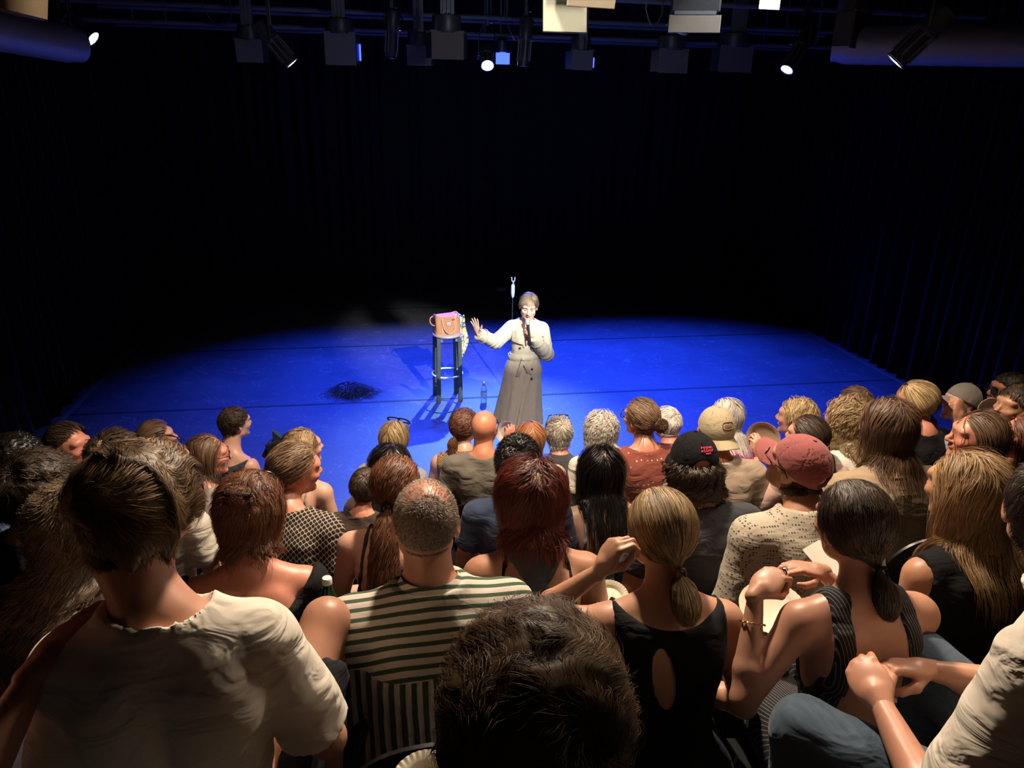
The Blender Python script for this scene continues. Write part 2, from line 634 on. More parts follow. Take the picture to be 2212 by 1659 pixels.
def hand_mesh(pose='relaxed', st=0.004):
    """right hand: wrist at the origin, fingers along +y, palm facing -z, thumb on -x"""
    k = (pose, st)
    if k in _hands: return _hands[k]
    curl = {'relaxed': (18, 28, 20), 'curl': (50, 62, 35), 'fist': (80, 88, 55), 'open': (4, 8, 5), 'spread': (2, 6, 4)}[pose]
    segs = []
    base = [(-0.028, 0.088), (-0.009, 0.094), (0.011, 0.090), (0.029, 0.080)]
    lens = [(0.040, 0.024, 0.020), (0.044, 0.028, 0.021), (0.041, 0.026, 0.020), (0.032, 0.019, 0.018)]
    fan = {'spread': 9, 'open': 4}.get(pose, 1.5)
    for i, ((bx, by), L) in enumerate(zip(base, lens)):
        p = np.array([bx, by, 0.0]); a = 0.0
        fa = R(fan*(i-1.4))
        rr_ = [0.0092, 0.0084, 0.0076, 0.0066]
        for j in range(3):
            a += R(curl[j]*(1+0.10*i))
            d = np.array([math.sin(fa)*math.cos(a), math.cos(fa)*math.cos(a), -math.sin(a)])
            q = p+d*L[j]
            segs.append((p, q, rr_[j]*(0.88 if i == 3 else 1), rr_[j+1]*(0.88 if i == 3 else 1)))
            p = q
    c = {'fist': 1.0, 'curl': 0.8, 'relaxed': 0.35, 'open': 0.0, 'spread': -0.3}[pose]
    t0 = np.array([-0.022, 0.022, -0.006])
    t1 = t0+np.array([-0.030+0.012*c, 0.030, -0.012-0.012*c])
    t2 = t1+np.array([-0.014+0.024*c, 0.028, -0.004-0.012*c])
    t3 = t2+np.array([-0.006+0.024*c, 0.022, -0.004*c])
    th = [(t0, t1, 0.015, 0.0115), (t1, t2, 0.0115, 0.0095), (t2, t3, 0.0095, 0.0078)]

    def f(P):
        d = rc(P, (0, -0.016, 0), (0, 0.02, 0), 0.0225, 0.024)
        palm = el(P, (0.0, 0.048, 0), (0.043, 0.058, 0.0165))
        d = smin(d, palm, 0.014)
        for i, (a, b, r1, r2) in enumerate(segs):
            d = smin(d, rc(P, a, b, r1, r2), 0.006 if i % 3 == 0 else 0.002)
        for a, b, r1, r2 in th:
            d = smin(d, rc(P, a, b, r1, r2), 0.006)
        return d
    V, Q = box_solid(f, (-0.09, -0.045, -0.10), (0.075, 0.2, 0.035), st)
    _hands[k] = (V, Q)
    return V, Q


def placed_hand(side, wrist, d, nrm, pose, st, s=1.0):
    """side +1 right, -1 left; d finger direction, nrm direction the back of the hand faces"""
    V, Q = hand_mesh(pose, st)
    y = Vector(d).normalized(); z = Vector(nrm); z = (z-y*z.dot(y)).normalized()
    x = y.cross(z)
    V = V.copy()*s
    if side < 0:
        V[:, 0] *= -1; Q = Q[:, ::-1]
    B = np.array([x[:], y[:], z[:]])
    return V @ B+np.array(wrist), Q


# ---------------------------------------------------------------- person
def rot_np(yaw=0, pitch=0, roll=0):
    """columns: rotated axes. yaw + turns left, pitch + looks up, roll + tips to the right"""
    m = Matrix.Rotation(R(yaw), 3, 'Z') @ Matrix.Rotation(R(pitch), 3, 'X') @ Matrix.Rotation(R(roll), 3, 'Y')
    return np.array(m, dtype=np.float32)


HC0 = np.array([0, -0.008, 0.024], np.float32)
HR0 = np.array([0.0765, 0.096, 0.090], np.float32)


class Body:
    def __init__(s, female=True, lean=8, side=0, twist=0, head=(0, 0, 0), girth=1.0, arms=None, legs=None, sw=None,
                 hoff=(0, 0, 0), stand=False, hs=1.0, legs_on=True):
        s.female, s.g = female, girth
        s.sw = sw or (0.166 if female else 0.188)
        s.sw *= (1+(girth-1)*0.6)
        s.piv = np.array([0, -0.02, 0.10], np.float32)
        s.T = rot_np(twist, -lean, side)
        s.hs = hs
        hct = np.array([0+hoff[0], 0.048+hoff[1], 0.757+hoff[2]], np.float32)
        s.hc = s.toP(hct)
        s.H = rot_np(*head)
        s.neck0 = np.array([0, -0.012, 0.57], np.float32)
        s.neckP = s.toP(s.neck0)
        s.arms = arms or {}
        s.legs = legs
        s.stand = stand
        s.legs_on = legs_on
        s.armp = {}
        for sd in (-1, 1):
            sh = s.toP(np.array([sd*s.sw, -0.005, 0.525], np.float32))
            a = s.arms.get(sd)
            if a is None:
                a = dict(e=(sd*(s.sw+0.06*s.g), 0.06, 0.27), w=(sd*0.075, 0.27, 0.20), d=(-sd*0.55, 0.8, -0.1), n=(sd*0.3, 0, 1), pose='relaxed')
            s.armp[sd] = (sh, np.array(a['e'], np.float32), np.array(a['w'], np.float32), a)

    def toP(s, p):
        return s.T @ (np.asarray(p, np.float32)-s.piv)+s.piv

    def toT(s, P):
        return (P-s.piv) @ s.T+s.piv

    def headspace(s, P):
        return ((P-s.hc) @ s.H)/s.hs

    def h2p(s, q):
        return (np.asarray(q)*s.hs) @ s.H.T+s.hc

    def f_torso(s, P, Pt=None):
        Pt = s.toT(P) if Pt is None else Pt
        g, fem = s.g, s.female
        d = el(Pt, (0, 0.0, 0.10), (0.172*g if fem else 0.165*g, 0.125*g, 0.125))
        d = smin(d, el(Pt, (0, 0.005, 0.27), (0.122*g if fem else 0.142*g, 0.098*g, 0.18)), 0.06)
        d = smin(d, el(Pt, (0, 0.0, 0.43), (s.sw*0.86, 0.108*g, 0.16)), 0.06)
        d = smin(d, rc(Pt, (-s.sw*0.93, -0.008, 0.528), (s.sw*0.93, -0.008, 0.528), 0.054, 0.054), 0.06)
        for sd in (-1, 1):
            d = smin(d, rc(Pt, (sd*0.015, -0.02, 0.605), (sd*s.sw*0.75, -0.012, 0.545), 0.044, 0.036), 0.04)
            d = smin(d, el(Pt, (sd*0.078, -0.075, 0.46), (0.055, 0.036, 0.085)), 0.03)
        # spine furrow
        d = d+0.007*np.exp(-(Pt[..., 0]/0.014)**2)*(Pt[..., 1] < 0)*np.clip((0.55-Pt[..., 2])*6, 0, 1)
        return d

    def f_neck(s, P):
        top = s.h2p((0, -0.022, -0.045))
        r = 0.047 if s.female else 0.057
        return rc(P, s.neckP, top, r*1.12*min(s.g, 1.15), r)

    def f_arm(s, P, sd):
        sh, e, w_, a = s.armp[sd]
        g = 0.5+0.5*s.g
        k = 0.88 if s.female else 1.0
        d = rc(P, sh, e, 0.053*k*g, 0.040*k*g)
        m_ = e+(w_-e)*0.28
        return smin(d, smin(rc(P, e, m_, 0.037*k*g, 0.041*k*g), rc(P, m_, w_, 0.041*k*g, 0.0225*k), 0.01), 0.015)

    def leg_pts(s, sd):
        if s.legs and sd in s.legs: return s.legs[sd]
        return ((sd*0.09, 0.02, 0.09), (sd*0.12, 0.43, 0.105), (sd*0.11, 0.40, -0.34))

    def f_legs(s, P, extra=0.0):
        d = None
        g = 0.6+0.4*s.g
        for sd in (-1, 1):
            h, k, a = s.leg_pts(sd)
            q = smin(rc(P, h, k, 0.083*g, 0.056*g), rc(P, k, a, 0.054*g, 0.034), 0.02)
            kk = np.array(a)
            q = smin(q, rc(P, kk+(0, -0.02, -0.035), kk+(sd*0.02, 0.13, -0.055), 0.033, 0.026), 0.02)
            d = q if d is None else smin(d, q, 0.02)
        return d

    def f_head(s, P):
        p = s.headspace(P)
        ax = p.copy(); ax[..., 0] = np.abs(ax[..., 0])
        d = el(p, HC0, HR0)
        d = smin(d, el(p, (0, 0.030, -0.035), (0.060, 0.066, 0.072)), 0.03)
        d = smin(d, rc(ax, (0.0, 0.072, -0.092), (0.048, 0.015, -0.062), 0.021, 0.018), 0.025)  # jaw
        d = smin(d, el(p, (0, 0.078, 0.030), (0.058, 0.026, 0.022)), 0.02)             # brow
        d = smin(d, el(ax, (0.038, 0.068, -0.020), (0.026, 0.026, 0.020)), 0.015)      # cheek
        d = -smin(-d, el(ax, (0.031, 0.108, 0.006), (0.018, 0.020, 0.012)), 0.010)      # eye hollow
        d = smin(d, el(ax, (0.031, 0.082, 0.004), (0.0145, 0.014, 0.0115)), 0.003)     # eye ball and lids
        d = smin(d, rc(p, (0, 0.093, 0.012), (0, 0.117, -0.026), 0.0075, 0.0115), 0.010)  # nose
        d = smin(d, el(ax, (0.011, 0.105, -0.031), (0.009, 0.010, 0.008)), 0.006)
        d = smin(d, el(p, (0, 0.094, -0.052), (0.024, 0.012, 0.006)), 0.006)           # lips
        d = smin(d, el(p, (0, 0.092, -0.062), (0.021, 0.012, 0.006)), 0.004)
        d = np.maximum(d, -el(p, (0, 0.108, -0.0572), (0.022, 0.010, 0.0016)))
        d = smin(d, el(p, (0, 0.085, -0.097), (0.020, 0.016, 0.015)), 0.015)           # chin
        d = s._ears(ax, d)
        return d*s.hs

    def _ears(s, ax, d):
        c = np.array([0.080, -0.004, -0.006], np.float32)
        q = ax-c
        a = R(22)                                                                     # flare outwards to the back
        m = np.array([[math.cos(a), math.sin(a), 0], [-math.sin(a), math.cos(a), 0], [0, 0, 1]], np.float32)
        q = q @ m
        e = el(q, (0, -0.008, 0), (0.0085, 0.020, 0.032))
        e = -smin(-e, el(q, (0.009, -0.006, 0.004), (0.007, 0.012, 0.020)), 0.004)
        return smin(d, e, 0.006)

    def f_core(s, P):                                                                 # what hair lies against
        return np.minimum(smin(s.f_torso(P), s.f_neck(P), 0.03), el(s.headspace(P), HC0, HR0)*s.hs)

    def f(s, P):
        d = smin(s.f_torso(P), s.f_neck(P), 0.035)
        for sd in (-1, 1):
            d = smin(d, s.f_arm(P, sd), 0.03)
        if s.legs_on:
            d = smin(d, s.f_legs(P), 0.05)
        return smin(d, s.f_head(P), 0.02)

    def mesh(s, fine):
        """fine: voxel on the torso in metres"""
        hx, hy, hz = s.hc
        hf = max(0.0037, fine*0.55)
        lo = [min([-0.30]+[float(s.armp[k][i][0])-0.06 for k in (-1, 1) for i in (1, 2)]), -0.24, -0.46]
        hi = [max([0.30]+[float(s.armp[k][i][0])+0.06 for k in (-1, 1) for i in (1, 2)]), 0.62, float(hz)+0.14]
        pts = [np.array(s.armp[k][i]) for k in (-1, 1) for i in (1, 2)]
        if s.legs_on:
            for sd in (-1, 1): pts += [np.array(q) for q in s.leg_pts(sd)]
        lo = [min([lo[i]]+[float(p[i])-0.11 for p in pts]) for i in range(3)]
        hi = [max([hi[i]]+[float(p[i])+0.10 for p in pts]) for i in range(3)]
        if not s.legs_on: lo[2] = -0.05; hi[1] = max([0.3]+[float(p[1])+0.1 for p in pts])
        if s.stand: coarse = fine*1.3
        else: coarse = 0.016 if fine < 0.010 else 0.026
        xs = axis([(lo[0], hx-0.10, fine), (hx-0.10, hx+0.10, hf), (hx+0.10, hi[0], fine)])
        y1 = hy+0.13
        ys = axis([(lo[1], hy-0.11, fine), (hy-0.11, y1, hf), (y1, hi[1], coarse)])
        zt = hz-0.14
        zs = axis([(lo[2], 0.05, coarse), (0.05, zt, fine), (zt, hi[2], hf)])
        V, Q = solid(s.f, xs, ys, zs)
        Vs, Qs, n = [V], [Q], len(V)
        for sd in (-1, 1):
            sh, e, w_, a = s.armp[sd]
            if a.get('pose') is None: continue
            hv, hq = placed_hand(sd, w_+0.003*np.array(Vector(a['d']).normalized()), a['d'], a['n'], a['pose'],
                                 0.004 if fine < 0.0115 else 0.0065, 0.92 if s.female else 1.02)
            Vs.append(hv); Qs.append(hq+n); n += len(hv)
        return np.concatenate(Vs), np.concatenate(Qs)

    # ---- garments
    def top(s, o, fine):
        off, slv, nr, bl = o.get('off', 0.011), o.get('sleeve', 'short'), o.get('neck', 0.085), o.get('bottom', 0.0)
        cut = o.get('cut')
        fold = o.get('fold', 0.0035)

        def f(P):
            Pt = s.toT(P)
            d = smin(s.f_torso(P, Pt), s.f_neck(P), 0.035)
            if slv == 'none':
                sx = s.sw*0.98
                d = np.maximum(d, np.abs(Pt[..., 0])-sx-0.0)
            else:
                for sd in (-1, 1):
                    sh, e, w_, a = s.armp[sd]
                    g = 0.5+0.5*s.g
                    if slv == 'short':
                        tt = o.get('sl', 0.62)
                        end = sh+(e-sh)*tt
                        ax = (e-sh)/np.linalg.norm(e-sh)
                        q = rc(P, sh, sh+(e-sh)*(tt+0.12), 0.052*g, (0.055 if not s.female else 0.048)*g)
                        q = np.maximum(q, (P-end) @ ax-0.0)
                    else:
                        q = smin(rc(P, sh, e, 0.054*g, 0.046*g), rc(P, e, w_, 0.046*g, 0.034), 0.02)
                        ax = (w_-e)/np.linalg.norm(w_-e)
                        q = np.maximum(q, (P-w_) @ ax+0.01)
                    d = smin(d, q, 0.035)
            d = d-off
            if fold:
                d = d+fold*fbm(P*np.array([1, 1, 1.8], np.float32), 20, s_seed(s))
            if nr:
                d = np.maximum(d, -el(Pt, (0, 0.0, 0.64+o.get('nz', 0)), (nr, nr*1.05, o.get('nh', 0.055))))
                d = np.maximum(d, Pt[..., 2]-o.get('ctop', 0.635))
            d = np.maximum(d, bl-Pt[..., 2])
            if cut is not None:
                d = np.maximum(d, cut(Pt, s))
            return d
        lo = [-0.36, -0.26, bl-0.03]; hi = [0.36, 0.3, 0.75]
        pts = [s.toP((0, 0, 0.7)), s.toP((0.2, -0.12, 0.5)), s.toP((-0.2, -0.12, 0.5))]
        if slv != 'none':
            for sd in (-1, 1):
                pts += [s.armp[sd][0], s.armp[sd][0]*0.4+s.armp[sd][1]*0.6] if slv == 'short' else [s.armp[sd][1], s.armp[sd][2]]
        for p in pts:
            for i in range(3):
                lo[i] = min(lo[i], float(p[i])-0.09); hi[i] = max(hi[i], float(p[i])+0.09)
        return box_solid(f, lo, hi, fine)

    def trousers(s, o, fine):
        off = o.get('off', 0.014)
        tl = o.get('len', 1.0)

        def f(P):
            d = None
            g = 0.6+0.4*s.g
            for sd in (-1, 1):
                h, k, a = [np.array(v, np.float32) for v in s.leg_pts(sd)]
                q = rc(P, h, k, 0.085*g, 0.062*g)
                if tl < 0.6:
                    ax = (k-h)/np.linalg.norm(k-h)
                    q = np.maximum(q, (P-(h+(k-h)*tl/0.5*0.9)) @ ax)
                else:
                    q = smin(q, rc(P, k, a, 0.062*g, 0.050), 0.02)
                d = q if d is None else smin(d, q, 0.03)
            d = smin(d, el(P, (0, 0.0, 0.10), (0.172*s.g, 0.125*s.g, 0.115)), 0.05) if not s.stand else d
            d = d-off+0.004*fbm(P, 22, 3)
            return np.maximum(d, P[..., 2]-0.17-0.5*np.clip(P[..., 1], 0, 2)-o.get('up', 0))
        pts = [np.array(q) for sd in (-1, 1) for q in s.leg_pts(sd)]
        lo = [min(float(p[i]) for p in pts)-0.12 for i in range(3)]
        hi = [max(float(p[i]) for p in pts)+0.12 for i in range(3)]
        lo[0] = min(lo[0], -0.22); hi[0] = max(hi[0], 0.22); lo[1] = -0.2
        return box_solid(f, lo, hi, fine)


def s_seed(s):
    return int(abs(float(s.hc[1]))*1e5) % 997


# ---- garment cuts: negative where there is cloth (torso space, wearer's back at -y)
def cut_tank(P, s):
    x = np.abs(P[..., 0])
    return np.minimum(P[..., 2]-0.46, np.abs(x-0.088)-0.028)


def cut_wide(P, s):
    x = np.abs(P[..., 0])
    return np.where(P[..., 1] < 0.0, P[..., 2]-(0.525+2.2*x*x), P[..., 2]-0.54-2*x*x)


def cut_strappy(P, s):
    x = np.abs(P[..., 0])
    return np.minimum(P[..., 2]-0.36, np.abs(x-0.10+(P[..., 2]-0.5)*0.1)-0.008)


def cut_racer(P, s):
    x = np.abs(P[..., 0]); z = P[..., 2]
    w_ = 0.034+np.clip(0.50-z, 0, 1)**2*2.6+np.clip(z-0.52, 0, 1)*0.75
    back = np.minimum(x-w_, z-0.27)
    front = np.minimum(z-0.42, np.abs(x-0.085)-0.022)
    return np.where(P[..., 1] < 0.01, back, front)


def cut_bra(P, s):
    x = np.abs(P[..., 0]); z = P[..., 2]
    st = np.abs(x-(0.128-0.03*np.clip(z-0.40, 0, 1)*6+0.0))-0.0075
    band = np.maximum(np.abs(z-(0.365+0.10*np.clip(0.13-x, 0, 1)))-0.017, -1)
    return np.minimum(np.maximum(st, 0.37-z), band)


def cut_lowback(P, s):
    x = np.abs(P[..., 0]); z = P[..., 2]
    st = np.abs(x-(0.085+np.clip(0.6-z, 0, 1)*0.09))-0.024
    return np.where(P[..., 1] < 0.03, np.minimum(z-0.205, np.maximum(st, -1)), np.minimum(z-0.45, st))


def cut_keyhole(P, s):
    x, z = P[..., 0], P[..., 2]
    k = 1-np.sqrt(((x+0.030+0.15*(z-0.42))/0.030)**2+((z-0.415)/0.085)**2)
    neck = z-(0.535+3.0*x*x)
    sh = np.abs(x)-0.150
    return np.maximum(np.maximum(np.where(P[..., 1] < 0, k*0.04, -1), neck), sh)


def cut_scoop(P, s):
    x, z = np.abs(P[..., 0]), P[..., 2]
    return np.where(P[..., 1] < 0.02, z-(0.435+4.2*x*x), z-0.5)


def cut_halter(P, s):
    x, z = np.abs(P[..., 0]), P[..., 2]
    return np.where(P[..., 1] < 0.0, np.minimum(z-0.40-2*x*x, x-0.13+np.clip(z-0.5, 0, 1)), x-0.15)


# ---------------------------------------------------------------- hair
def hair_roots(n, rng, kind, zmax=9.0, zlow=-9.0):
    out = []
    while sum(len(o) for o in out) < n:
        d = rng.normal(size=(n*2, 3)); d /= np.linalg.norm(d, axis=1)[:, None]
        q = d*HR0+HC0
        y, z = q[:, 1], q[:, 2]
        zmin = np.where(y > 0.03, 0.04+(y-0.03)*0.75, np.where(y > -0.03, 0.0+(y+0.03)/0.06*0.04, np.maximum(-0.066, (y+0.03)*2.2)))
        ok = (z > zmin) & (z < zmax) & (z > zlow)
        if kind == 'balding':
            top = (z > 0.058)
            ok &= ~(top & (y > -0.062) & (rng.uniform(size=len(z)) > 0.16+0.8*np.clip((np.abs(q[:, 0])-0.045)*40, 0, 1)))
        out.append(d[ok])
    return np.concatenate(out)[:n]


HS = []


def make_hair(b, st, depth, seed=0):
    rng = np.random.default_rng(seed+11)
    kind = st['kind']
    L, th = st.get('len', 0.06), st.get('th', 0.014)
    wd = float(np.clip(depth/1600*1.0, 0.0008, 0.0032))*st.get('wk', 1.0)
    n = st.get('n') or int({'short': 0.55, 'balding': 0.40}.get(kind, 0.46)/(wd*max(0.05, min(0.16, L)))*0.6*(1.7 if kind in ('long', 'pony') else 1.2))
    n = int(np.clip(n, 500, 9000 if not st.get('curl') or kind == 'short' else 4500)) if not st.get('n') else n
    d0 = hair_roots(n, rng, kind, st.get('zmax', 9.0), st.get('zlow', -9.0))
    c0, rr = HC0, HR0
    # clumps
    nc = st.get('clumps', 140)
    cl = hair_roots(nc, rng, kind, st.get('zmax', 9.0), st.get('zlow', -9.0))
    ci = np.argmax(d0 @ cl.T, 1)
    cj = rng.normal(size=(nc, 3))
    off = rng.uniform(0.15, 1.0, n)**0.6*th
    Rh = b.H
    tone = np.clip(rng.uniform(0, 1, n)*0.45+(rng.uniform(0, 1, nc)[ci]-0.5)*1.0+0.28, 0, 1)
    if kind == 'balding': tone = rng.uniform(0, 1, n)
    pts = []
    down = np.array([0, 0, -1.0])

    def onscalp(d, o):                      # head space
        q = d*rr+c0
        nn = d/rr; nn /= np.linalg.norm(nn, axis=1)[:, None]
        return q+nn*o[:, None], nn

    if kind in ('pony', 'bun', 'twist'):
        tie = np.array(st.get('tie', (0, -0.10, 0.0)), float)
        td = (tie-c0)/rr; td /= np.linalg.norm(td)
        m = 11
        part = st.get('part')
        dA = d0.copy()
        for t in np.linspace(0, 1, m):
            tt = t*0.97
            om = np.arccos(np.clip(dA @ td, -1, 1))
            so = np.sin(om)+1e-6
            dt = (np.sin((1-tt)*om)/so)[:, None]*dA+(np.sin(tt*om)/so)[:, None]*td
            dt /= np.linalg.norm(dt, axis=1)[:, None]
            sag = st.get('sag', 0.15)*np.sin(math.pi*tt)
            dt[:, 2] -= sag*np.abs(dt[:, 0]); dt /= np.linalg.norm(dt, axis=1)[:, None]
            o_ = off*(1-0.45*tt)+0.004+cj[ci, 0]*0.0012*math.sin(math.pi*tt)
            q, nn = onscalp(dt, o_)
            pts.append(b.h2p(q))
        tieP = b.h2p(tie*1.0+0)
        outd = Rh @ (td/rr/np.linalg.norm(td/rr))
        if kind == 'pony':
            Lp, rb = L, st.get('rb', 0.020)
            p = pts[-1]*0.3+tieP*0.7+outd*0.006
            pts[-1] = p
            k2 = max(5, int(Lp/0.03))
            ds = Lp/k2*rng.uniform(0.72, 1.05, n)
            v = outd*0.9+rng.normal(size=(n, 3))*0.16*st.get('puff', 1)
            u = rng.normal(size=(n, 3)); u -= (u @ down)[:, None]*down
            u /= np.linalg.norm(u, axis=1)[:, None]
            u *= np.sqrt(rng.uniform(0, 1, n))[:, None]*rb
            base = p.copy(); cc = tieP+outd*0.012
            hdir = np.array(st.get('dir', (0, 0, -1.0)), float); hdir /= np.linalg.norm(hdir)
            vv = outd*0.8+hdir*0.2
            cen = cc.copy()
            for k in range(1, k2+1):
                bl = min(1, k/(k2*0.35+1))
                dirc = outd*(1-bl)*0.9+hdir*(0.25+bl); dirc /= np.linalg.norm(dirc)
                cen = cen+dirc*Lp/k2
                # keep the tail off the back
                dd = float(b.f_core(cen[None].astype(np.float32))[0])
                if dd < rb*0.9:
                    cen = cen+np.array([0, -1, 0])*(rb*0.9-dd)
                prof = (0.55+0.75*math.sin(math.pi*min(1, (k/k2)*0.85+0.05)))*(1 if k < k2 else 0.75)
                p = cen+u*prof+rng.normal(size=(n, 3))*0.0015*k/k2*2
                pts.append(p+dirc*((ds*k2/Lp-0.9)*0.05*(k/k2))[:, None])
        elif kind == 'bun':
            rb = st.get('rb', 0.032)
            cen = b.h2p(tie)+outd*rb*0.7
            ax = rng.normal(size=(n, 3))*0.55+outd
            ax /= np.linalg.norm(ax, axis=1)[:, None]
            e1 = np.cross(ax, rng.normal(size=(n, 3))); e1 /= np.linalg.norm(e1, axis=1)[:, None]
            e2 = np.cross(ax, e1)
            rad = rb*rng.uniform(0.45, 1.05, n)
            for k in range(9):
                a = k/8*2.0*math.pi*0.85
                q = cen+(e1*math.cos(a)+e2*math.sin(a))*rad[:, None]+ax*(0.15*rb)*rng.normal(size=(n, 1))*(1 if k else 1)
                pts.append(q)
    else:
        q, nn = onscalp(d0, off*0.4)
        p = b.h2p(q)
        S = st.get('steps', 8 if kind == 'short' else 4 if kind == 'balding' else 13)
        pts.append(p.copy())
        whorl = np.array(st.get('whorl', (0.012, -0.062, 0.085)))
        px = st.get('part', 0.0)
        Ls = L*rng.uniform(0.75, 1.0, n)
        if st.get('layer'):
            Ls *= 1-st['layer']*rng.uniform(0, 1, n)
        ds = Ls/S
        prev = None
        fw = rng.normal(size=(3, 3)); fw /= np.linalg.norm(fw, axis=1)[:, None]; fp = rng.uniform(0, 6, 3)
        jit = rng.normal(size=(n, 3))*st.get('mess', 0.10)+cj[ci]*st.get('cmess', 0.12)
        for k in range(S):
            hp = b.headspace(p.astype(np.float32)).astype(float)
            hn = (hp-c0)/(rr*rr); hn /= np.linalg.norm(hn, axis=1)[:, None]
            nP = hn @ Rh.T
            if kind in ('short', 'balding'):
                a = hp-whorl
                a /= np.linalg.norm(a, axis=1)[:, None]+1e-6
                sw = st.get('swirl', 0.5)
                a = a+sw*np.cross(hn, a)
                fl = st.get('flow', 0.35)
                a = a+fl*np.stack([np.sin(hp @ fw[j]*38+fp[j]+1.7*np.sin(hp @ fw[(j+1) % 3]*31)) for j in range(3)], 1)
                cd = st.get('comb')
                if cd is not None: a = a+np.array(cd)
                a -= (a*hn).sum(1)[:, None]*hn
                a /= np.linalg.norm(a, axis=1)[:, None]+1e-6
                d = (a+hn*st.get('lift', 0.25)*(1-k/S)+jit) @ Rh.T
                d = d+down*0.25*(k/S)
            else:
                a = np.stack([(hp[:, 0]-px)*14, -0.35-hp[:, 1]*2.0*(hp[:, 2] > 0.06), 0*hp[:, 0]], 1)
                fall = np.clip((0.085-hp[:, 2])*12, 0, 1)[:, None]
                a = (a @ Rh.T)*(1-fall)+down*(0.35+fall)+jit*0.5
                if st.get('back'):
                    a = a+(np.array([0, -st['back'], 0]) @ Rh.T)*np.clip((0.02+hp[:, 1:2])*10, 0, 1)*(hp[:, 2:3] > -0.12)
                low = np.clip((b.hc[2]-0.06-p[:, 2:3])*12, 0, 1)
                rx = p[:, 0:1]-b.hc[0]
                a[:, 0:1] -= low*np.sign(rx)*np.clip(np.abs(rx)-st.get('keep', 0.075), 0, 0.1)*14
                a[:, 1:2] -= low*0.25
                on = np.clip((hp[:, 2:3]+0.05)*25, 0, 1)          # near the scalp: stay tangent
                dotn = (a*nP).sum(1)[:, None]
                a = a-dotn*nP*on
                d = a/(np.linalg.norm(a, axis=1)[:, None]+1e-6)
            d /= np.linalg.norm(d, axis=1)[:, None]+1e-9
            if prev is not None:
                d = d*0.65+prev*0.35
                d /= np.linalg.norm(d, axis=1)[:, None]+1e-9
            prev = d
            p = p+d*ds[:, None]
            # rest on head, neck and back
            f0 = b.f_core(p.astype(np.float32)).astype(float)
            need = off*(0.5+0.5*min(1, (k+1)/3))+0.0015
            if kind in ('long',):
                need = need+0.004*np.clip((b.hc[2]-0.05-p[:, 2])*20, 0, 1)
            if kind == 'long':                 # over the clothes, not under them
                need = need+0.021*np.clip((b.hc[2]-0.13-p[:, 2])*14, 0, 1)
            hit = f0 < need
            if hit.any():
                ph = p[hit].astype(np.float32); e = 0.004
                g = np.stack([b.f_core(ph+np.array([e, 0, 0], np.float32)), b.f_core(ph+np.array([0, e, 0], np.float32)), b.f_core(ph+np.array([0, 0, e], np.float32))], 1)-f0[hit][:, None]
                g /= np.linalg.norm(g, axis=1)[:, None]+1e-9
                p[hit] += g*np.clip(need[hit]-f0[hit], 0, 0.03)[:, None]
            pts.append(p.copy())
    A = np.stack(pts, 1)                      # n, S, 3
    S = A.shape[1]
    amp = st.get('curl', 0.0)
    if amp:
        if S < 24:                            # resample for the curls
            S2 = st.get('cs', 12 if kind == 'short' else 22)
            t = np.linspace(0, S-1, S2); i0 = np.minimum(t.astype(int), S-2); fr = (t-i0)[None, :, None]
            A = A[:, i0]*(1-fr)+A[:, i0+1]*fr
            S = S2
        T_ = np.gradient(A, axis=1); T_ /= np.linalg.norm(T_, axis=2, keepdims=True)+1e-9
        ref = cj[ci][:, None, :]+0*T_
        e1 = np.cross(T_, ref); e1 /= np.linalg.norm(e1, axis=2, keepdims=True)+1e-9
        e2 = np.cross(T_, e1)
        ph = (rng.uniform(0, 6.28, nc)[ci]+rng.normal(size=n)*st.get('cph', 0.5))[:, None, None]
        fr = (st.get('freq', 30)*(1+0.25*rng.uniform(-1, 1, nc)[ci]))[:, None, None]
        sl = np.concatenate([np.zeros((n, 1)), np.cumsum(np.linalg.norm(np.diff(A, axis=1), axis=2), 1)], 1)[:, :, None]
        ramp = np.clip(sl/0.05, 0, 1)*amp*(0.7+0.6*rng.uniform(0, 1, n))[:, None, None]
        A = A+(e1*np.cos(fr*2*math.pi*sl+ph)+e2*np.sin(fr*2*math.pi*sl+ph)*st.get('round', 1.0))*ramp
    # neighbouring strands gather into locks
    lk = st.get('lock', {'long': 0.36, 'short': 0.22, 'pony': 0.15}.get(kind, 0.0))
    if lk:
        cnt_ = np.bincount(ci, minlength=nc).astype(float)[:, None, None]
        mean = np.zeros((nc,)+A.shape[1:])
        np.add.at(mean, ci, A)
        mean /= np.maximum(cnt_, 1)
        tt = (np.linspace(0, 1, S)**1.5)[None, :, None]*lk
        A = A*(1-tt)+mean[ci]*tt
    # each strand: a narrow strip that faces outwards, ridged where it is near the camera
    T_ = np.gradient(A, axis=1); T_ /= np.linalg.norm(T_, axis=2, keepdims=True)+1e-9
    cz = np.minimum(A[..., 2], b.hc[2]+0.02)
    out = A-np.stack([np.full_like(cz, b.hc[0]), np.full_like(cz, b.hc[1]), cz], -1)
    out += rng.normal(size=(n, 1, 3))*0.02
    e1 = np.cross(T_, out); e1 /= np.linalg.norm(e1, axis=2, keepdims=True)+1e-9
    e2 = np.cross(e1, T_)
    prof = (0.55*wd*(1-0.7*(np.arange(S)/(S-1))**3))[None, :, None]
    near_ = depth < 1.0
    nk = 3 if near_ else 2
    V = np.stack([A+e1*prof, A+e2*prof*0.8, A-e1*prof] if near_ else [A+e1*prof, A-e1*prof], 2).astype(np.float32)
    base = (np.arange(n)[:, None]*S+np.arange(S-1)[None])*nk
    Q = np.concatenate([np.stack([base+k, base+k+nk, base+k+1+nk, base+k+1], -1).reshape(-1, 4) for k in range(nk-1)]).astype(np.int32)
    V = V.reshape(-1, 3)
    tone_v = np.repeat(tone, S*nk)
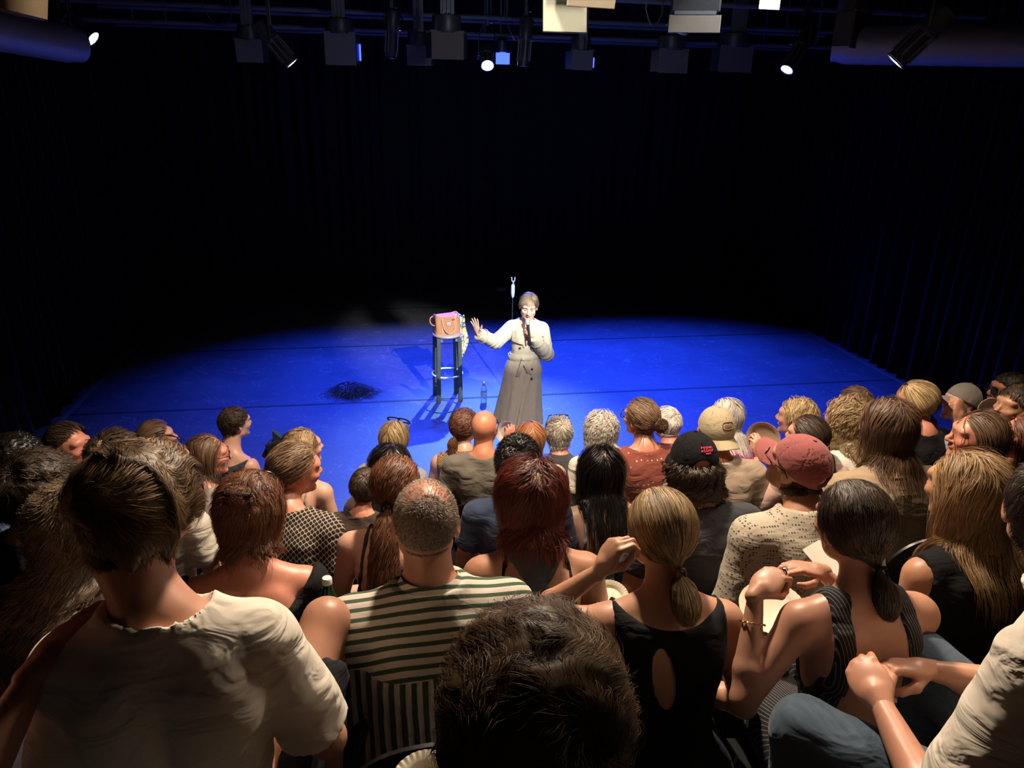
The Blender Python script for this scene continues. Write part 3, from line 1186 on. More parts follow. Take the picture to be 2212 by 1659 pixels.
    along = np.tile(np.repeat(np.arange(S)/(S-1), nk), n)
    # bulk under the strands
    if kind != 'balding' or True:
        vs = 0.0065 if depth < 2.2 else 0.008
        PB = A.reshape(-1, 3)
        lo, hi = PB.min(0)-4*vs, PB.max(0)+4*vs
        dim = np.ceil((hi-lo)/vs).astype(int)+1
        G = np.zeros(dim, np.float32)
        # fill in between the points of a strand
        A2 = np.concatenate([A, (A[:, 1:]+A[:, :-1])/2], 1).reshape(-1, 3)
        ii = np.round((A2-lo)/vs).astype(int)
        np.add.at(G, (ii[:, 0], ii[:, 1], ii[:, 2]), 1)
        G = np.minimum(G, 1)
        xs, ys, zs = [lo[i]+vs*np.arange(dim[i]) for i in range(3)]
        core = b.f_core(gridP(xs, ys, zs)) < 0.002
        def blur(g):
            for _ in range(2):
                for ax in range(3):
                    g = (np.roll(g, 1, ax)+g*2+np.roll(g, -1, ax))/4
            return g
        near = blur(G)
        full = blur(np.where(core, 1.0, G).astype(np.float32))
        thr = st.get('bulk', 0.88)
        bv, bq = nets(np.maximum(thr-full, 0.22-near), xs, ys, zs)
        nv = len(V)
        if len(bv):
            V = np.concatenate([V, bv]); Q = np.concatenate([Q, bq+nv])
            bt = 0.10+0.35*(0.5+0.5*fbm(bv.astype(np.float32), 110, 5))
            tone_v = np.concatenate([tone_v, bt]); along = np.concatenate([along, np.full(len(bv), 0.5)])
    me = mesh_np('hair', V, Q)
    HS.append((st.get('kind'), n, S, len(Q)))
    for nm, arr in (('tone', tone_v), ('along', along)):
        at = me.attributes.new(nm, 'FLOAT', 'POINT')
        at.data.foreach_set('value', arr.astype(np.float32))
    return me


# ---------------------------------------------------------------- things people wear
def head_item(b, mb):                      # MB filled in head space -> person space
    mb.V = [tuple(b.h2p(np.array(v))) for v in mb.V]
    return mb


def glasses(b, root, up=False, col=(0.01, 0.01, 0.012), r=0.024, tk=0.0022, name='glasses', sun=False, sq=False, tip=30):
    mb = MB()
    lens = MB()
    for sd in (-1, 1):
        c = (sd*0.033, 0.112, 0.002)
        pts = []
        for k in range(20):
            a = 2*math.pi*k/20
            ca, sa = math.cos(a), math.sin(a)
            if sq: ca, sa = math.copysign(abs(ca)**0.5, ca), math.copysign(abs(sa)**0.6, sa)
            pts.append((c[0]+r*1.05*ca, c[1]-0.006*abs(ca*(ca*sd > 0)), c[2]+r*0.85*sa))
        mb.tube(pts, tk, 6, closed=True)
        if sun:
            lens.add([(c[0], c[1], c[2])]+pts, [(0, 1+k, 1+(k+1) % 20) for k in range(20)])
        mb.tube([(sd*0.057, 0.106, 0.006), (sd*0.078, 0.06, 0.010), (sd*0.083, 0.0, 0.012), (sd*0.084, -0.018, -0.004)], tk*0.9, 6)
    mb.tube([(-0.009, 0.113, 0.004), (0, 0.1155, 0.007), (0.009, 0.113, 0.004)], 0.0018, 6)
    if up:                                 # pushed up on the hair
        m = rotm('X', tip)
        for q in (mb, lens):
            q.V = [tuple(m @ Vector(v)+Vector((0, -0.012, 0.024))) for v in q.V]
            q.V = [(v[0]*1.08, v[1]*1.0, v[2]) for v in q.V]
    o = head_item(b, mb).build(name, pm('glasses_frame', col, 0.3), root)
    if sun:
        head_item(b, lens).build('lens', pm('dark_lens', (0.01, 0.01, 0.012), 0.1), o)
    return o


def cap(b, root, col, kind='forward', name='cap', patch=None, wash=0.0):
    m = fabric('cap_%s' % name, col, rough=0.9, wr=0.25)
    rr = HR0+np.array([0.015, 0.014, 0.019], np.float32)
    c = HC0+np.array([0, 0, 0.004], np.float32)
    fy = 1 if kind == 'forward' else -1
    def f(P):
        d = el(P, c, rr)
        ang = np.arctan2(P[..., 0], P[..., 1])
        d = d+0.0013*np.exp(-(np.sin(ang*3)/0.10)**2)            # panel seams
        d = np.maximum(d, -el(P, c, rr-0.006))
        low = 0.020 if fy > 0 else 0.006
        d = np.maximum(d, low+fy*(P[..., 1])*0.25*(-1 if fy > 0 else 1)*-1-P[..., 2])
        # opening over the strap
        op = np.sqrt((P[..., 0]/0.036)**2+((P[..., 2]-0.022-0.0)/0.030)**2)-1
        d = np.maximum(d, -np.where(P[..., 1]*fy < -0.03, op*0.03, 1)) if kind != 'closed' else d
        return d
    V, Q = box_solid(f, (-0.105, -0.125, -0.03), (0.105, 0.125, 0.145), 0.004)
    o = link(name, mesh_np(name, b.h2p(V), Q), m, root)
    def fb(P):                                                    # the peak
        y = (P[..., 1]*fy)
        zz = P[..., 2]-(0.030 if fy > 0 else 0.004)+7.0*P[..., 0]**2+0.30*(y-0.09)*(0.6 if fy > 0 else 1.6)
        d = np.sqrt((P[..., 0]/0.082)**2+((y-0.085)/0.085)**2)-1
        d = np.maximum(d*0.06, np.abs(zz)-0.0035)
        return np.maximum(d, -el(P, c, rr-0.008))
    lo, hi = ((-0.1, 0.0, -0.1), (0.1, 0.19, 0.08)) if fy > 0 else ((-0.1, -0.19, -0.14), (0.1, 0.0, 0.08))
    V, Q = box_solid(fb, lo, hi, 0.0035)
    link('cap_peak', mesh_np('cap_peak', b.h2p(V), Q), m, o)
    bt = MB().lathe([(0.0, 0.004), (0.007, 0.002), (0.008, -0.003)], 12, Matrix.Translation((c[0], c[1], c[2]+rr[2]+0.001)))
    head_item(b, bt).build('button', m, o)
    if kind == 'forward' and name != 'grey':
        st = MB().tube([(0.040*math.cos(a), -(rr[1]-0.002)*math.sqrt(max(0, 1-(0.040*math.cos(a)/rr[0])**2))*0.985, 0.008-0.003*math.sin(a)) for a in np.linspace(0, math.pi, 12)], 0.006, 6, flat=0.4)
        head_item(b, st).build('strap', m, o)
    return o, c, rr


def on_cap(b, c, rr, lift=0.0015):
    """point on the cap: a from the back centre (+ to the wearer's right), e elevation, in radians"""
    def fn(a, e):
        d = np.array([math.sin(a)*math.cos(e), -math.cos(a)*math.cos(e), math.sin(e)])
        return tuple(b.h2p(np.array(c)+d*(np.array(rr)+lift)))
    return fn


# ---------------------------------------------------------------- people
PEOPLE = []
CHAIRS = []
CHAIR_OF = []


def person(px, py, Y, label, by=None, head=(0, 0, 0), s=1.0, skin=(0.60, 0.33, 0.225), hair=None, hm=None,
           tops=(), tr=None, extra=None, group=None, name='person', dbg=None, chair=True, **bk):
    tgt = atY(px, py, Y)
    depth = float((tgt-[0, 0, CH]) @ FW)
    if by is None:
        by = -math.degrees(math.atan2(1.2-tgt[0], 7.0-Y))*0.8
    b = Body(head=head, **bk)
    c, sn = math.cos(R(by)), math.sin(R(by))
    RZ = np.array([[c, -sn, 0], [sn, c, 0], [0, 0, 1]])
    loc = tgt-s*(RZ @ np.array(b.hc, float))
    root = empty(name, loc, R(by), label, 'person', group)
    root.scale = (s, s, s)
    fine = float(np.clip(depth*0.0055, 0.0078, 0.0175))
    V, Q = b.mesh(fine)
    link('body', mesh_np('body', V, Q), skin_mat(skin), root)
    for t in tops:
        gv, gq = b.top(t, min(fine*0.95, 0.013))
        if len(gv): link(t.get('name', 'shirt'), mesh_np('top', gv, gq), t['m'], root)
    if tr is not None:
        gv, gq = b.trousers(tr, 0.012 if depth < 2.0 else 0.022)
        if len(gv): link(tr.get('name', 'trousers'), mesh_np('trousers', gv, gq), tr['m'], root)
    if hair:
        for i, h in enumerate(hair if isinstance(hair, list) else [hair]):
            link(h.get('name', 'hair'), make_hair(b, h, depth, len(PEOPLE)*7+i), h.get('m', hm), root)
    if extra: extra(b, root)
    PEOPLE.append((label[:34], loc.round(2).tolist(), round(depth, 2)))
    CHAIRS.append((loc, by, depth, s)); CHAIR_OF.append(label)
    return root, b


BLK = fabric('black_cotton', (0.006, 0.006, 0.007), wr=0.5)
GREYBLK = fabric('charcoal_cotton', (0.045, 0.045, 0.055), wr=0.6)
OLIVE = fabric('olive_cotton', (0.17, 0.15, 0.12), wr=0.6)
TAN = fabric('tan_cotton', (0.33, 0.24, 0.15), wr=0.55)
TAUPE = fabric('taupe_cotton', (0.34, 0.26, 0.19), wr=0.5)
WHITE = fabric('white_cotton', (0.72, 0.66, 0.56), wr=0.7)
CREAM = fabric('cream_linen', (0.62, 0.56, 0.46), wr=0.6)
NAVY = fabric('navy_cotton', (0.035, 0.05, 0.10), wr=0.6)
PINK = fabric('pink_cotton', (0.72, 0.10, 0.35), wr=0.5)
PALEPINK = fabric('pale_pink_cotton', (0.52, 0.34, 0.28), wr=0.5)
GREY = fabric('pale_grey_cotton', (0.30, 0.30, 0.33), wr=0.5)
BEIGE = fabric('beige_grey_cotton', (0.30, 0.25, 0.22), wr=0.5)
STEEL = fabric('slate_ribbed_cotton', (0.065, 0.075, 0.09), wr=0.3)
MUSTARD = fabric('mustard_cotton', (0.45, 0.22, 0.04), wr=0.5)
BROWN = fabric('brown_cotton', (0.05, 0.03, 0.022), wr=0.5)
RUST = fabric('rust_dotted_cotton', (0.21, 0.055, 0.035), 'dots', (0.42, 0.33, 0.30), wr=0.5)
GOLD = fabric('gold_zigzag_weave', (0.36, 0.25, 0.10), 'zigzag', (0.10, 0.06, 0.03), 0.55, wr=0.4)
CHAIN = fabric('black_chain_print', (0.018, 0.015, 0.015), 'chain', (0.42, 0.33, 0.25), wr=0.4)
SSHIRT = fabric('green_striped_shirt', (0.62, 0.55, 0.46), 'shirt_stripes', (0.055, 0.085, 0.05), wr=0.35)
BWSTR = fabric('black_white_stripes', (0.6, 0.55, 0.5), 'stripes', (0.02, 0.02, 0.025), wr=0.3)
PINS = fabric('black_pinstripes', (0.016, 0.016, 0.019), 'pinstripes', (0.13, 0.12, 0.12), wr=0.5)
KNIT = fabric('openwork_knit', (0.50, 0.44, 0.34), 'knit', wr=0.3)
CHECK = fabric('dark_check', (0.10, 0.10, 0.10), 'check', (0.02, 0.02, 0.03), wr=0.3)
DENIM = fabric('blue_denim', (0.055, 0.085, 0.12), 'denim', wr=0.6)
LTDENIM = fabric('light_denim', (0.20, 0.27, 0.33), 'denim', wr=0.6)
SHORTS = fabric('black_shorts', (0.012, 0.012, 0.018), wr=0.6)
CAMO = fabric('faded_camouflage', (0.45, 0.42, 0.35), 'camo', (0.18, 0.20, 0.15), wr=0.5)

H = dict(
    darkbrown=hair_mat('dark_brown', (0.014, 0.009, 0.006), (0.07, 0.042, 0.025)),
    brown=hair_mat('brown', (0.045, 0.024, 0.013), (0.17, 0.095, 0.052)),
    ltbrown=hair_mat('light_brown', (0.08, 0.045, 0.025), (0.28, 0.17, 0.10)),
    black=hair_mat('black', (0.004, 0.004, 0.004), (0.018, 0.015, 0.013), 0.36),
    blonde=hair_mat('blonde', (0.22, 0.14, 0.06), (0.72, 0.52, 0.27)),
    dkblonde=hair_mat('dark_blonde', (0.12, 0.075, 0.035), (0.50, 0.35, 0.18)),
    honey=hair_mat('honey', (0.13, 0.07, 0.03), (0.50, 0.32, 0.15)),
    grey=hair_mat('grey', (0.16, 0.14, 0.11), (0.62, 0.56, 0.46)),
    silver=hair_mat('silver', (0.35, 0.32, 0.28), (0.85, 0.80, 0.70)),
    saltpep=hair_mat('salt_and_pepper', (0.06, 0.045, 0.03), (0.45, 0.38, 0.30)),
    wine=hair_mat('dark_red', (0.018, 0.007, 0.006), (0.075, 0.022, 0.015), tips=(0.16, 0.022, 0.012)),
    auburn=hair_mat('auburn', (0.05, 0.018, 0.009), (0.22, 0.09, 0.045)),
    ginger=hair_mat('ginger', (0.22, 0.075, 0.025), (0.58, 0.26, 0.11)),
    ombre=hair_mat('brown_to_gold', (0.05, 0.03, 0.015), (0.22, 0.13, 0.07), tips=(0.45, 0.26, 0.10)),
)


# ---------------------------------------------------------------- small worn things
def hair_clip(b, root, at, k=1.0):
    m = pm('clip_plastic', (0.012, 0.010, 0.010), 0.18)
    mb = MB()
    at = Vector(at)
    for sd in (-1, 1):
        mb.tube([at+Vector((-0.030*k, 0, sd*0.012)), at+Vector((-0.015*k, -0.012, sd*0.014)), at+Vector((0, -0.016, sd*0.015)), at+Vector((0.015*k, -0.012, sd*0.014)), at+Vector((0.030*k, 0, sd*0.012))], 0.0055*k, 8, flat=0.6)
        for j in range(6):
            x = (-0.026+j*0.0104)*k
            mb.tube([at+Vector((x, -0.010, sd*0.013)), at+Vector((x*1.1, 0.002, sd*0.022)), at+Vector((x*1.1, 0.016, sd*0.020))], [0.003, 0.0025, 0.0012], 6)
    mb.tube([at+Vector((-0.02*k, -0.012, 0)), at+Vector((0.02*k, -0.012, 0))], 0.006, 8)
    return head_item(b, mb).build('hair_clip', m, root)


def hair_tie(b, root, at, r=0.016, m=None):
    mb = MB()
    pts = [(at[0]+r*math.cos(a), at[1]-0.002+0.003*math.sin(3*a), at[2]+r*math.sin(a)) for a in np.linspace(0, 2*math.pi, 17)[:-1]]
    mb.tube(pts, 0.005, 8, closed=True)
    return head_item(b, mb).build('hair_tie', m or pm('tie_elastic', (0.10, 0.06, 0.04), 0.5), root)


def collar(b, root, m, r=0.078):
    """a stand and fall collar round the neck, from torso space"""
    def fn(u, v):
        a = 2*math.pi*u
        rr_ = r*(0.86 if v < 0.5 else 0.90+0.22*(v-0.5)*2)
        h = 0.575+(0.075*(v*2) if v < 0.5 else 0.075-0.055*(v-0.5)*2)
        y = -rr_*math.cos(a)
        return tuple(b.toP((rr_*0.92*math.sin(a), y*0.95-0.008, h-0.035*(y/r > 0)*(y/r)-0.002)))
    return MB().grid(fn, 41, 9, 0.003).build('collar', m, root)


def beige_cap(b, root):
    o, c, rr = cap(b, root, (0.36, 0.30, 0.19), 'back', 'beige')
    fn = on_cap(b, c, rr, 0.002)
    mb = MB()
    e0, a0, ew, aw = 0.42, 0.0, 0.17, 0.36
    pts = []
    for k in range(28):
        t = 2*math.pi*k/28
        ca, sa = math.cos(t), math.sin(t)
        pts.append(fn(a0+aw*math.copysign(abs(ca)**0.45, ca), e0+ew*math.copysign(abs(sa)**0.6, sa)))
    mb.tube(pts, 0.0022, 6, closed=True)
    mb.build('patch_border', pm('patch_thread', (0.16, 0.085, 0.035), 0.8), o)
    g = MB().grid(lambda u, v: fn(a0+(u-0.5)*0.5, e0+(v-0.5)*0.14), 12, 4, 0.001)
    g.build('patch_bar', pm('patch_bar', (0.20, 0.11, 0.05), 0.8), o)


def black_cap(b, root):
    o, c, rr = cap(b, root, (0.005, 0.005, 0.007), 'forward', 'black')
    fn = on_cap(b, c, rr, 0.0025)
    mb = MB()
    rng = random.Random(3)
    # three short rows of pink embroidered strokes, too small to read in the photograph
    for row, (e, n, w_) in enumerate(((0.66, 6, 0.40), (0.55, 6, 0.40), (0.46, 3, 0.16))):
        for k in range(n):
            a = 0.22+(k-(n-1)/2)*w_/n*1.7
            hh = 0.032 if row < 2 else 0.02
            kind = rng.randrange(3)
            p = [(a-0.024, e-hh), (a-0.024, e+hh), (a+0.024, e+hh), (a+0.024, e-hh)]
            seq = {0: [p[0], p[1], p[2], (a+0.024, e), (a-0.024, e)], 1: [p[1], p[0], p[3], p[2]], 2: [p[2], p[1], (a-0.024, e), (a+0.024, e), p[3], p[0]]}[kind]
            mb.tube([fn(*q) for q in seq], 0.0016, 5)
    mb.build('pink_lettering', pm('pink_thread', (0.75, 0.07, 0.16), 0.7), o)


def beard(b, root):
    h = []
    rng = np.random.default_rng(5)
    mb = MB()
    def f(P):
        ax = P.copy(); ax[..., 0] = np.abs(ax[..., 0])
        face = smin(el(P, (0, 0.030, -0.035), (0.060, 0.066, 0.072)), rc(ax, (0.0, 0.072, -0.092), (0.048, 0.015, -0.062), 0.021, 0.018), 0.025)
        d = face-0.004+0.0015*fbm(P, 300, 2)
        d = np.maximum(d, P[..., 2]+0.055+np.clip(P[..., 1]-0.06, 0, 1)*0.5)
        d = smin(d, rc(ax, (0.0, 0.104, -0.045), (0.026, 0.092, -0.056), 0.006, 0.0045), 0.003)
        return np.maximum(d, 0.01-P[..., 1])
    V, Q = box_solid(f, (-0.075, 0.0, -0.13), (0.075, 0.125, -0.03), 0.0035)
    link('beard', mesh_np('beard', b.h2p(V), Q), pm('beard', (0.03, 0.018, 0.012), 0.8, bump=(300, 0.8, 0.002)), root)


def bracelet(b, root):
    sh, e, w_, a = b.armp[-1]
    e, w_ = Vector(e), Vector(w_)
    d = (w_-e).normalized(); u = d.orthogonal().normalized(); v = d.cross(u)
    c = e.lerp(w_, 0.72)
    n = 44
    pts = [c+(u*math.cos(2*math.pi*k/n)+v*math.sin(2*math.pi*k/n))*(0.030+0.0014*math.sin(k*math.pi/2*1.0))+d*0.0014*math.cos(k*math.pi/2) for k in range(n)]
    MB().tube(pts, 0.0021, 6, closed=True).build('bracelet', pm('gold', (0.85, 0.55, 0.18), 0.25, 1.0), root)
    y = Vector(a['d']).normalized(); z = Vector(a['n']); z = (z-y*z.dot(y)).normalized(); x = -(y.cross(z))
    c2 = w_+y*(0.003+0.92*0.106)+x*(-0.010)*0.92+z*(-0.008)
    fd = (y*0.65-z*0.75).normalized(); f1 = x; f2 = fd.cross(x)
    rg = MB().tube([c2+(f1*math.cos(t)+f2*math.sin(t))*0.0098 for t in np.linspace(0, 2*math.pi, 17)[:-1]], 0.0020, 6, closed=True)
    g = c2+(y*0.75+z*0.65).normalized()*0.0115
    rg.lathe([(0, 0.006), (0.006, 0.004), (0.0085, 0), (0.004, -0.004), (0, -0.004)], 8, Matrix.Translation(g))
    rg.build('ring', pm('silver_ring', (0.8, 0.85, 0.8), 0.15, 1.0), root)


# ================================================================ THE AUDIENCE
def tee(m, **k): return dict(m=m, name='t_shirt', **k)
def tank(m, cut=cut_tank, **k): return dict(m=m, name='tank_top', sleeve='none', cut=cut, off=0.009, **k)


JEANS = dict(m=DENIM, name='jeans')
BTR = dict(m=SHORTS, name='trousers')
TANSKIN = (0.46, 0.245, 0.15)
PALE = (0.66, 0.40, 0.29)
RED = (0.62, 0.27, 0.18)

# ---- front row, from the left
person(152, 965, 3.95, 'woman in profile facing right with a clipped dark curly updo and mustard top', head=(-78, 8, 0), s=1.04, skin=RED,
       hm=H['darkbrown'], hair=dict(kind='bun', tie=(0, -0.105, 0.01), rb=0.042, th=0.022, sag=0.05, curl=0.004, freq=30), tops=[tee(MUSTARD)], tr=BTR,
       extra=lambda b, r: (hair_clip(b, r, (0.02, -0.125, 0.055)),))
person(338, 948, 4.55, 'woman with brown hair in a black claw clip left of the short-haired man', head=(-25, 5, 0),
       hm=H['brown'], hair=[dict(kind='bun', tie=(0.0, -0.10, 0.03), rb=0.034, th=0.014)], tops=[tee(BEIGE)], tr=BTR,
       extra=lambda b, r: (hair_clip(b, r, (0, -0.135, 0.05)),))
person(507, 915, 4.75, 'person with short dark cropped hair and a dark scoop-back vest in the front row', head=(-14, 0, 0), female=False, sw=0.17, lean=2, skin=PALE, s=0.97, hoff=(0, 0, 0.03),
       hm=H['darkbrown'], hair=dict(kind='short', len=0.035, th=0.012, lift=0.35), tops=[dict(m=GREYBLK, name='vest', sleeve='none', cut=cut_wide, off=0.010)], tr=BTR)
person(655, 968, 4.05, 'blonde woman with bare shoulders turned right behind the black camera', head=(-35, 3, 0), by=-25, s=1.0, skin=PALE,
       hm=H['dkblonde'], hair=dict(kind='long', len=0.17, part=0.02, th=0.016, curl=0.003, freq=12, layer=0.4), tops=[tank(TAUPE, cut_strappy)],
       tr=dict(m=LTDENIM, name='shorts', len=0.34), legs={1: ((0.09, 0.02, 0.09), (0.30, 0.30, 0.30), (0.22, 0.34, -0.15)), -1: ((-0.09, 0.02, 0.09), (-0.10, 0.43, 0.12), (-0.10, 0.40, -0.34))})
person(853, 948, 4.3, 'blonde person with square sunglasses pushed up in front of the black-haired woman', head=(-8, 0, 0),
       hm=H['dkblonde'], hair=dict(kind='long', len=0.16, part=0.0, th=0.013), tops=[tee(GREY)], tr=BTR,
       extra=lambda b, r: glasses(b, r, up=True, name='sunglasses', r=0.034, sq=True, tip=42, tk=0.0045))
person(1003, 922, 4.4, 'woman with a messy auburn ponytail and gold zigzag sleeveless top', head=(-22, -4, 0), by=-8, skin=PALE,
       hm=H['auburn'], hair=dict(kind='pony', tie=(-0.02, -0.10, -0.035), len=0.11, rb=0.026, th=0.014, curl=0.006, freq=16, puff=2), tops=[dict(m=GOLD, name='sleeveless_top', sleeve='none', off=0.012, neck=0.07)], tr=dict(m=SHORTS, name='skirt', len=0.42), legs={-1: ((-0.09, 0.02, 0.09), (-0.14, 0.43, 0.12), (-0.12, 0.40, -0.34)), 1: ((0.09, 0.02, 0.09), (-0.10, 0.42, 0.20), (-0.36, 0.36, 0.02))})
person(1145, 948, 4.22, 'ginger-haired person in the front row holding a paper plate fan', head=(8, 4, 0), skin=RED,
       hm=H['ginger'], hair=dict(kind='long', len=0.20, part=0.0, th=0.013), tops=[tee(CREAM)], tr=BTR,
       arms={-1: dict(e=(-0.25, 0.12, 0.42), w=(-0.13, 0.27, 0.66), d=(0.2, 0.2, 0.95), n=(0.2, -1, 0), pose='curl')})
person(1206, 938, 4.35, 'person with short wavy grey hair and glasses pushed up on the head', female=False, sw=0.165, head=(-3, 0, 0), skin=RED,
       hm=H['grey'], hair=dict(kind='short', len=0.065, th=0.016, curl=0.004, freq=22, swirl=0.3), tops=[dict(m=CHECK, name='shirt', neck=0.07)], tr=BTR,
       extra=lambda b, r: (glasses(b, r, up=True, r=0.026, tip=62), collar(b, r, CHECK)))
person(1298, 925, 4.28, 'woman with long crimped silver hair and a white top', head=(-5, 0, 0), s=1.03,
       hm=H['silver'], hair=dict(kind='long', len=0.34, part=0.01, th=0.024, curl=0.006, freq=26, cph=0.9, cs=34), tops=[tee(WHITE)], tr=BTR)
person(1440, 915, 4.35, 'person with short white hair beside the bun woman', female=False, sw=0.165, head=(6, 0, 0), skin=RED,
       hm=H['silver'], hair=dict(kind='short', len=0.05, th=0.012, lift=0.1, swirl=0.2), tops=[tee(BLK)], tr=BTR)
person(1568, 898, 4.3, 'woman with long straight grey hair and a bright pink top', head=(5, 3, 0), s=1.05,
       hm=H['silver'], hair=dict(kind='long', len=0.30, part=0.0, th=0.016, back=0.4), tops=[tee(PINK, sl=0.95)], tr=dict(m=LTDENIM, name='jeans'))
person(1722, 903, 4.0, 'woman with tousled bright blonde bob and black and white striped top', head=(20, 0, 0), s=1.12,
       hm=H['blonde'], hair=dict(kind='long', len=0.15, part=0.02, th=0.022, curl=0.004, freq=14, layer=0.5), tops=[tee(BWSTR)], tr=BTR)
person(1846, 872, 4.1, 'person with short brown hair hidden behind the curly grey-blonde woman', female=False, head=(10, 0, 0),
       hm=H['ltbrown'], hair=dict(kind='short', len=0.05, th=0.012), tops=[tee(GREY)], tr=BTR)

person(788, 1052, 3.3, 'small person with short dark brown hair and brown top next to the black-haired woman', head=(5, 0, 0), s=0.80, skin=RED,
       hm=H['darkbrown'], hair=dict(kind='short', len=0.05, th=0.012), tops=[tee(BROWN)], tr=BTR)

# ---- second row
person(447, 985, 3.85, 'woman in glasses with a straight dark brown bob facing right', head=(-52, -2, 0), by=-20, s=1.02, skin=RED,
       hm=H['brown'], hair=dict(kind='long', len=0.25, part=0.005, th=0.014, wk=0.9), tops=[tee(BEIGE)], tr=BTR,
       extra=lambda b, r: glasses(b, r))
person(1046, 925, 4.1, 'bald man with a reddish scalp wearing an olive T-shirt and glasses', female=False, head=(-12, 3, 0), s=1.0, skin=(0.66, 0.28, 0.16), lean=6,
       tops=[tee(OLIVE, neck=0.095)], tr=BTR,
       extra=lambda b, r: glasses(b, r))
person(1385, 905, 3.95, 'woman with a loose brown bun and glasses in a rust dotted blouse', head=(22, 0, 0), s=1.06, by=4, skin=RED, girth=1.1,
       hm=H['ltbrown'], hair=[dict(kind='bun', tie=(0.02, -0.105, 0.005), rb=0.040, th=0.016, curl=0.003, freq=15), dict(kind='long', len=0.14, n=120, th=0.004, bulk=9, name='loose_strands')],
       tops=[dict(m=RUST, name='blouse', sleeve='short', neck=0.115, off=0.018)], tr=BTR, extra=lambda b, r: glasses(b, r, r=0.027))
person(1545, 930, 3.45, 'man in a backwards beige cap and taupe T-shirt', female=False, head=(12, 0, 0), s=1.03, by=-4, girth=1.1, skin=RED, lean=12,
       hm=H['grey'], hair=dict(kind='short', len=0.03, th=0.008, zmax=0.0), tops=[tee(TAUPE, neck=0.09, off=0.016)], tr=BTR, extra=lambda b, r: beige_cap(b, r))
person(1745, 945, 3.35, 'woman with a dark brown low ponytail waving a paper plate', head=(25, 0, 0), s=1.03, by=8,
       hm=H['darkbrown'], hair=dict(kind='pony', tie=(-0.012, -0.108, -0.02), len=0.18, rb=0.024, th=0.012, sag=0.2), tops=[tee(PALEPINK, sl=0.8, off=0.016)], tr=BTR,
       arms={-1: dict(e=(-0.26, 0.14, 0.36), w=(-0.20, 0.27, 0.60), d=(0.0, 0.15, 0.95), n=(0.2, -1, 0), pose='curl')},
       extra=lambda b, r: hair_tie(b, r, (-0.012, -0.117, -0.022)))
person(1828, 905, 3.5, 'woman with big curly ash-blonde hair and a white top', head=(6, 0, 0), s=1.08,
       hm=H['dkblonde'], hair=dict(kind='long', len=0.30, part=0.0, th=0.035, curl=0.011, freq=17, cph=0.8, cs=34, clumps=110), tops=[dict(m=WHITE, name='blouse', neck=0.12, off=0.02)], tr=BTR)
person(1978, 870, 3.55, 'blonde woman in a black shirt with a low ponytail facing left', head=(48, 3, 0), s=1.06, by=15, skin=RED,
       hm=H['blonde'], hair=dict(kind='pony', tie=(0.0, -0.095, -0.055), len=0.08, rb=0.016, th=0.017, sag=0.1), tops=[tee(BLK, neck=0.1, sl=0.9)], tr=BTR,
       extra=lambda b, r: glasses(b, r))
person(2075, 872, 3.55, 'man in a grey peaked cap and pale grey T-shirt facing left', female=False, head=(72, 14, 0), s=0.95, by=20, skin=PALE,
       hm=H['darkbrown'], hair=dict(kind='short', len=0.018, th=0.005, zmax=0.01), tops=[tee(GREY)], tr=dict(m=CAMO, name='trousers'), extra=lambda b, r: cap(b, r, (0.24, 0.21, 0.18), 'forward', 'grey'))
person(2178, 848, 3.45, 'man with dark hair and sunglasses at the far right edge', female=False, head=(60, 10, 0), s=0.98, by=20, skin=RED,
       hm=H['darkbrown'], hair=dict(kind='short', len=0.04, th=0.012), tops=[tee(BLK)], tr=BTR, extra=lambda b, r: glasses(b, r, name='sunglasses', sun=True, sq=True))
person(2196, 880, 3.0, 'man with a moustache and black tank top holding a paper plate', female=False, head=(72, 8, 0), s=0.98, by=18, skin=TANSKIN,
       hm=H['darkbrown'], hair=[dict(kind='short', len=0.05, th=0.014, curl=0.003, freq=20)], tops=[tank(BLK)], tr=BTR,
       arms={-1: dict(e=(-0.26, 0.12, 0.38), w=(-0.235, 0.28, 0.66), d=(0.15, 0.3, 0.9), n=(0, -1, 0.2), pose='fist')},
       extra=lambda b, r: beard(b, r))

# ---- third row
person(38, 1000, 3.3, 'person with dark curly hair beside a pale blue collar at the far left', head=(-20, 0, 0),
       hm=H['black'], hair=dict(kind='short', len=0.07, th=0.03, curl=0.007, freq=22), tops=[dict(m=fabric('pale_blue_cotton', (0.25, 0.38, 0.7), wr=0.3), name='shirt')], tr=BTR,
       extra=lambda b, r: collar(b, r, fabric('pale_blue_cotton', (0.25, 0.38, 0.7))))
person(250, 990, 3.3, 'person with tousled dark hair gathered loosely behind the white T-shirt man', head=(-18, 0, 0), s=1.03,
       hm=H['darkbrown'], hair=dict(kind='short', len=0.09, th=0.028, curl=0.005, freq=16, swirl=0.3, lift=0.1), tops=[tee(BROWN, neck=0.1)], tr=BTR)
person(358, 1005, 3.1, 'woman with long light brown waves and sunglasses pushed up', head=(-6, 0, 0), s=1.02,
       hm=H['ltbrown'], hair=dict(kind='long', len=0.46, part=0.0, th=0.022, curl=0.006, freq=8), tops=[tee(CREAM)], tr=BTR,
       extra=lambda b, r: glasses(b, r, up=True, name='sunglasses', r=0.03, sq=True, tip=55))
person(845, 1005, 3.65, 'woman with long straight black hair and a brown top', head=(4, -2, 0), s=1.06,
       hm=H['black'], hair=dict(kind='long', len=0.42, part=0.01, th=0.018), tops=[tee(BROWN)], tr=BTR)
